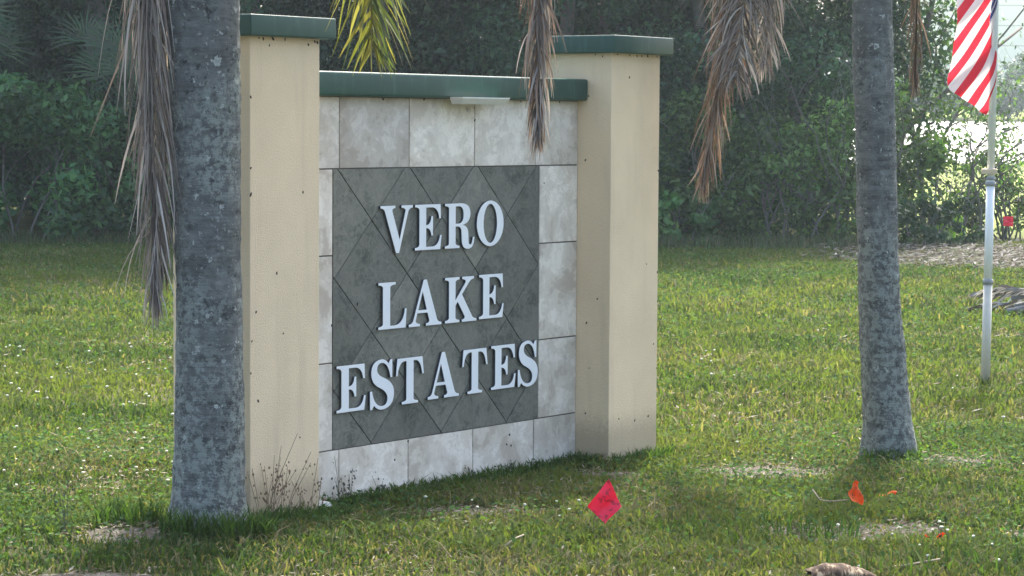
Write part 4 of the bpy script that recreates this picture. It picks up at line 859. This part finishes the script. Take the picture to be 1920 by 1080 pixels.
# dry weeds against the pillar and tile wall
def weed(u, v, h, n, seed, label, cols, head=True):
    rnd = random.Random(seed); x, y = along_sign(u, v); V = []; F = []; C = []; HV = []; HF = []
    for i in range(n):
        a = rnd.uniform(0, 6.28); L = h*(1.75 if head else 1.35)*rnd.uniform(.45, 1); lean = rnd.uniform(.1, .65); p = [(0, 0, 0), (lean*L*.4*math.cos(a), lean*L*.4*math.sin(a)*.4-.01, L*.5), (lean*L*math.cos(a), lean*L*math.sin(a)*.4-.015, L)]
        v2, f2 = tube_arr(p, [.0016, .0012, .0008], 4); o = len(V); V += [tuple(q) for q in v2]; F += [tuple(k+o for k in f) for f in f2]
        for k in range(5 if head else 8):
            s = rnd.uniform(.45, 1) if head else rnd.uniform(.15, 1); e = Vector(p[2])*s+Vector((rnd.gauss(0, .012), rnd.gauss(0, .006), rnd.gauss(0, .01)))
            sz = rnd.uniform(.002, .0048); bm = [Vector((sz, 0, 0)), Vector((0, 0, sz*1.7)), Vector((-sz, 0, 0)), Vector((0, 0, -sz*1.7)), Vector((0, sz, 0)), Vector((0, -sz, 0))]
            o = len(HV); HV += [tuple(e+q) for q in bm]
            for f in ((0, 1, 4), (1, 2, 4), (2, 3, 4), (3, 0, 4), (1, 0, 5), (2, 1, 5), (3, 2, 5), (0, 3, 5)): HF.append(tuple(o+q for q in f))
    me = pymesh(V+HV, F+[tuple(q+len(V) for q in f) for f in HF]); o = link('dry_weed', me, list(cols)); o.location = (x, y, 0); tag(o, label, 'weed')
    for k, p in enumerate(me.polygons): p.material_index = 0 if k < len(F) else 1
wc = (flat('weed_stalk', (.26, .20, .13), .9), flat('weed_seed', (.22, .14, .10), .9)); wg = (flat('green_stalk', (.11, .12, .07), .9), flat('green_leaf', (.10, .10, .08), .9))
weed(.035, -.03, .24, 6, 1, 'tallest dry brown weed stalks where thick palm meets pillar', wc); weed(.085, -.03, .20, 7, 2, 'dry branching weed second from the thick palm', wc); weed(.14, -.035, .185, 5, 3, 'dry weed stalks in the middle of the left pillar base', wc)
weed(.25, -.03, .13, 4, 4, 'short dry weed right of the middle of the pillar base', wc); weed(.31, -.03, .15, 4, 5, 'thin dry weed near the inner edge of the left pillar', wc); weed(.36, -.03, .12, 3, 6, 'last dry weed at the inner edge of the left pillar', wc)
weed(.72, S_-.03, .17, 4, 7, 'ferny grey weed against the lower left tiles', wg, False); weed(.79, S_-.03, .12, 4, 8, 'lower ferny weed just right of the first tile joint', wg, False); weed(.98, S_-.03, .08, 4, 9, 'small ferny weed at the foot of the wall, third from the left pillar', wg, False)
weed(1.86, S_-.03, .07, 5, 10, 'tiny weed at the wall foot below the dark specks', wg, False); weed(1.62, S_-.03, .07, 4, 12, 'tiny weed at the wall foot below the letter A', wg, False)
weed(-.62, .35, .24, 5, 13, 'dark leafy weed left of the thick palm', wg, False)

# clover flowers: every head an object
bm = bmesh.new(); bmesh.ops.create_icosphere(bm, subdivisions=2, radius=.0055, matrix=Matrix.Translation((0, 0, .062)) @ Matrix.Diagonal((1, 1, .7, 1)))
for v in bm.verts: v.co += (v.co-Vector((0, 0, .062)))*.35*mnoise.noise(v.co*300)*1.6
fl_me = bpy.data.meshes.new('clover'); bm.to_mesh(fl_me); bm.free(); fl_me.materials.append(M['flower'])
V, F = tube_arr([(0, 0, 0), (.003, 0, .03), (0, 0, .057)], [.0011, .001, .001], 5); st_me = pymesh(V, F); st_me.materials.append(wg[0])
r = random.Random(77); spots = []
for i in range(95):
    if i < 62: y = r.uniform(10.3, 17); x = r.uniform(-.205, -.135)*y
    elif i < 70: y = r.uniform(9.6, 10.2); x = r.uniform(-.5, .3)
    elif i < 84: y = r.uniform(8.6, 9.6); x = r.uniform(1.2, 1.95)
    else: y = r.uniform(10, 17); x = r.uniform(.07, .2)*y
    if inside_sign(np.array([x]), np.array([y]))[0]: continue
    spots.append((x, y))
for x, y in spots:
    s = r.uniform(.8, 1.35)*(1.25 if y > 12 else 1); e = empty('clover_flower', (x, y, 0), r.uniform(0, 6), label='small round white clover flower head standing in the lawn', cat='flower', group='white clover flowers in the lawn'); e.scale = (s, s, s*.95)
    for nm_, me in (('flower_head', fl_me), ('stem', st_me)):
        o = bpy.data.objects.new(nm_, me); col.objects.link(o); o.parent = e

# ------------------------------------------------------------------ hazy air over the whole site, added to stand in for veiling lens glare
bm = bmesh.new(); box_bm(bm, -760, 760, -70, 1150, -1.5, 22); hz = bm_obj('haze', bm, None); tag(hz, kind='stuff')
hm = bpy.data.materials.new('haze_air'); hm.use_nodes = True; hn = hm.node_tree; hn.nodes.remove(hn.nodes['Principled BSDF'])
pv = hn.nodes.new('ShaderNodeVolumePrincipled'); pv.inputs['Density'].default_value = .00075; pv.inputs['Color'].default_value = (.76, .92, 1, 1); pv.inputs['Anisotropy'].default_value = .5
hn.links.new(pv.outputs[0], hn.nodes['Material Output'].inputs['Volume']); hz.data.materials.append(hm)
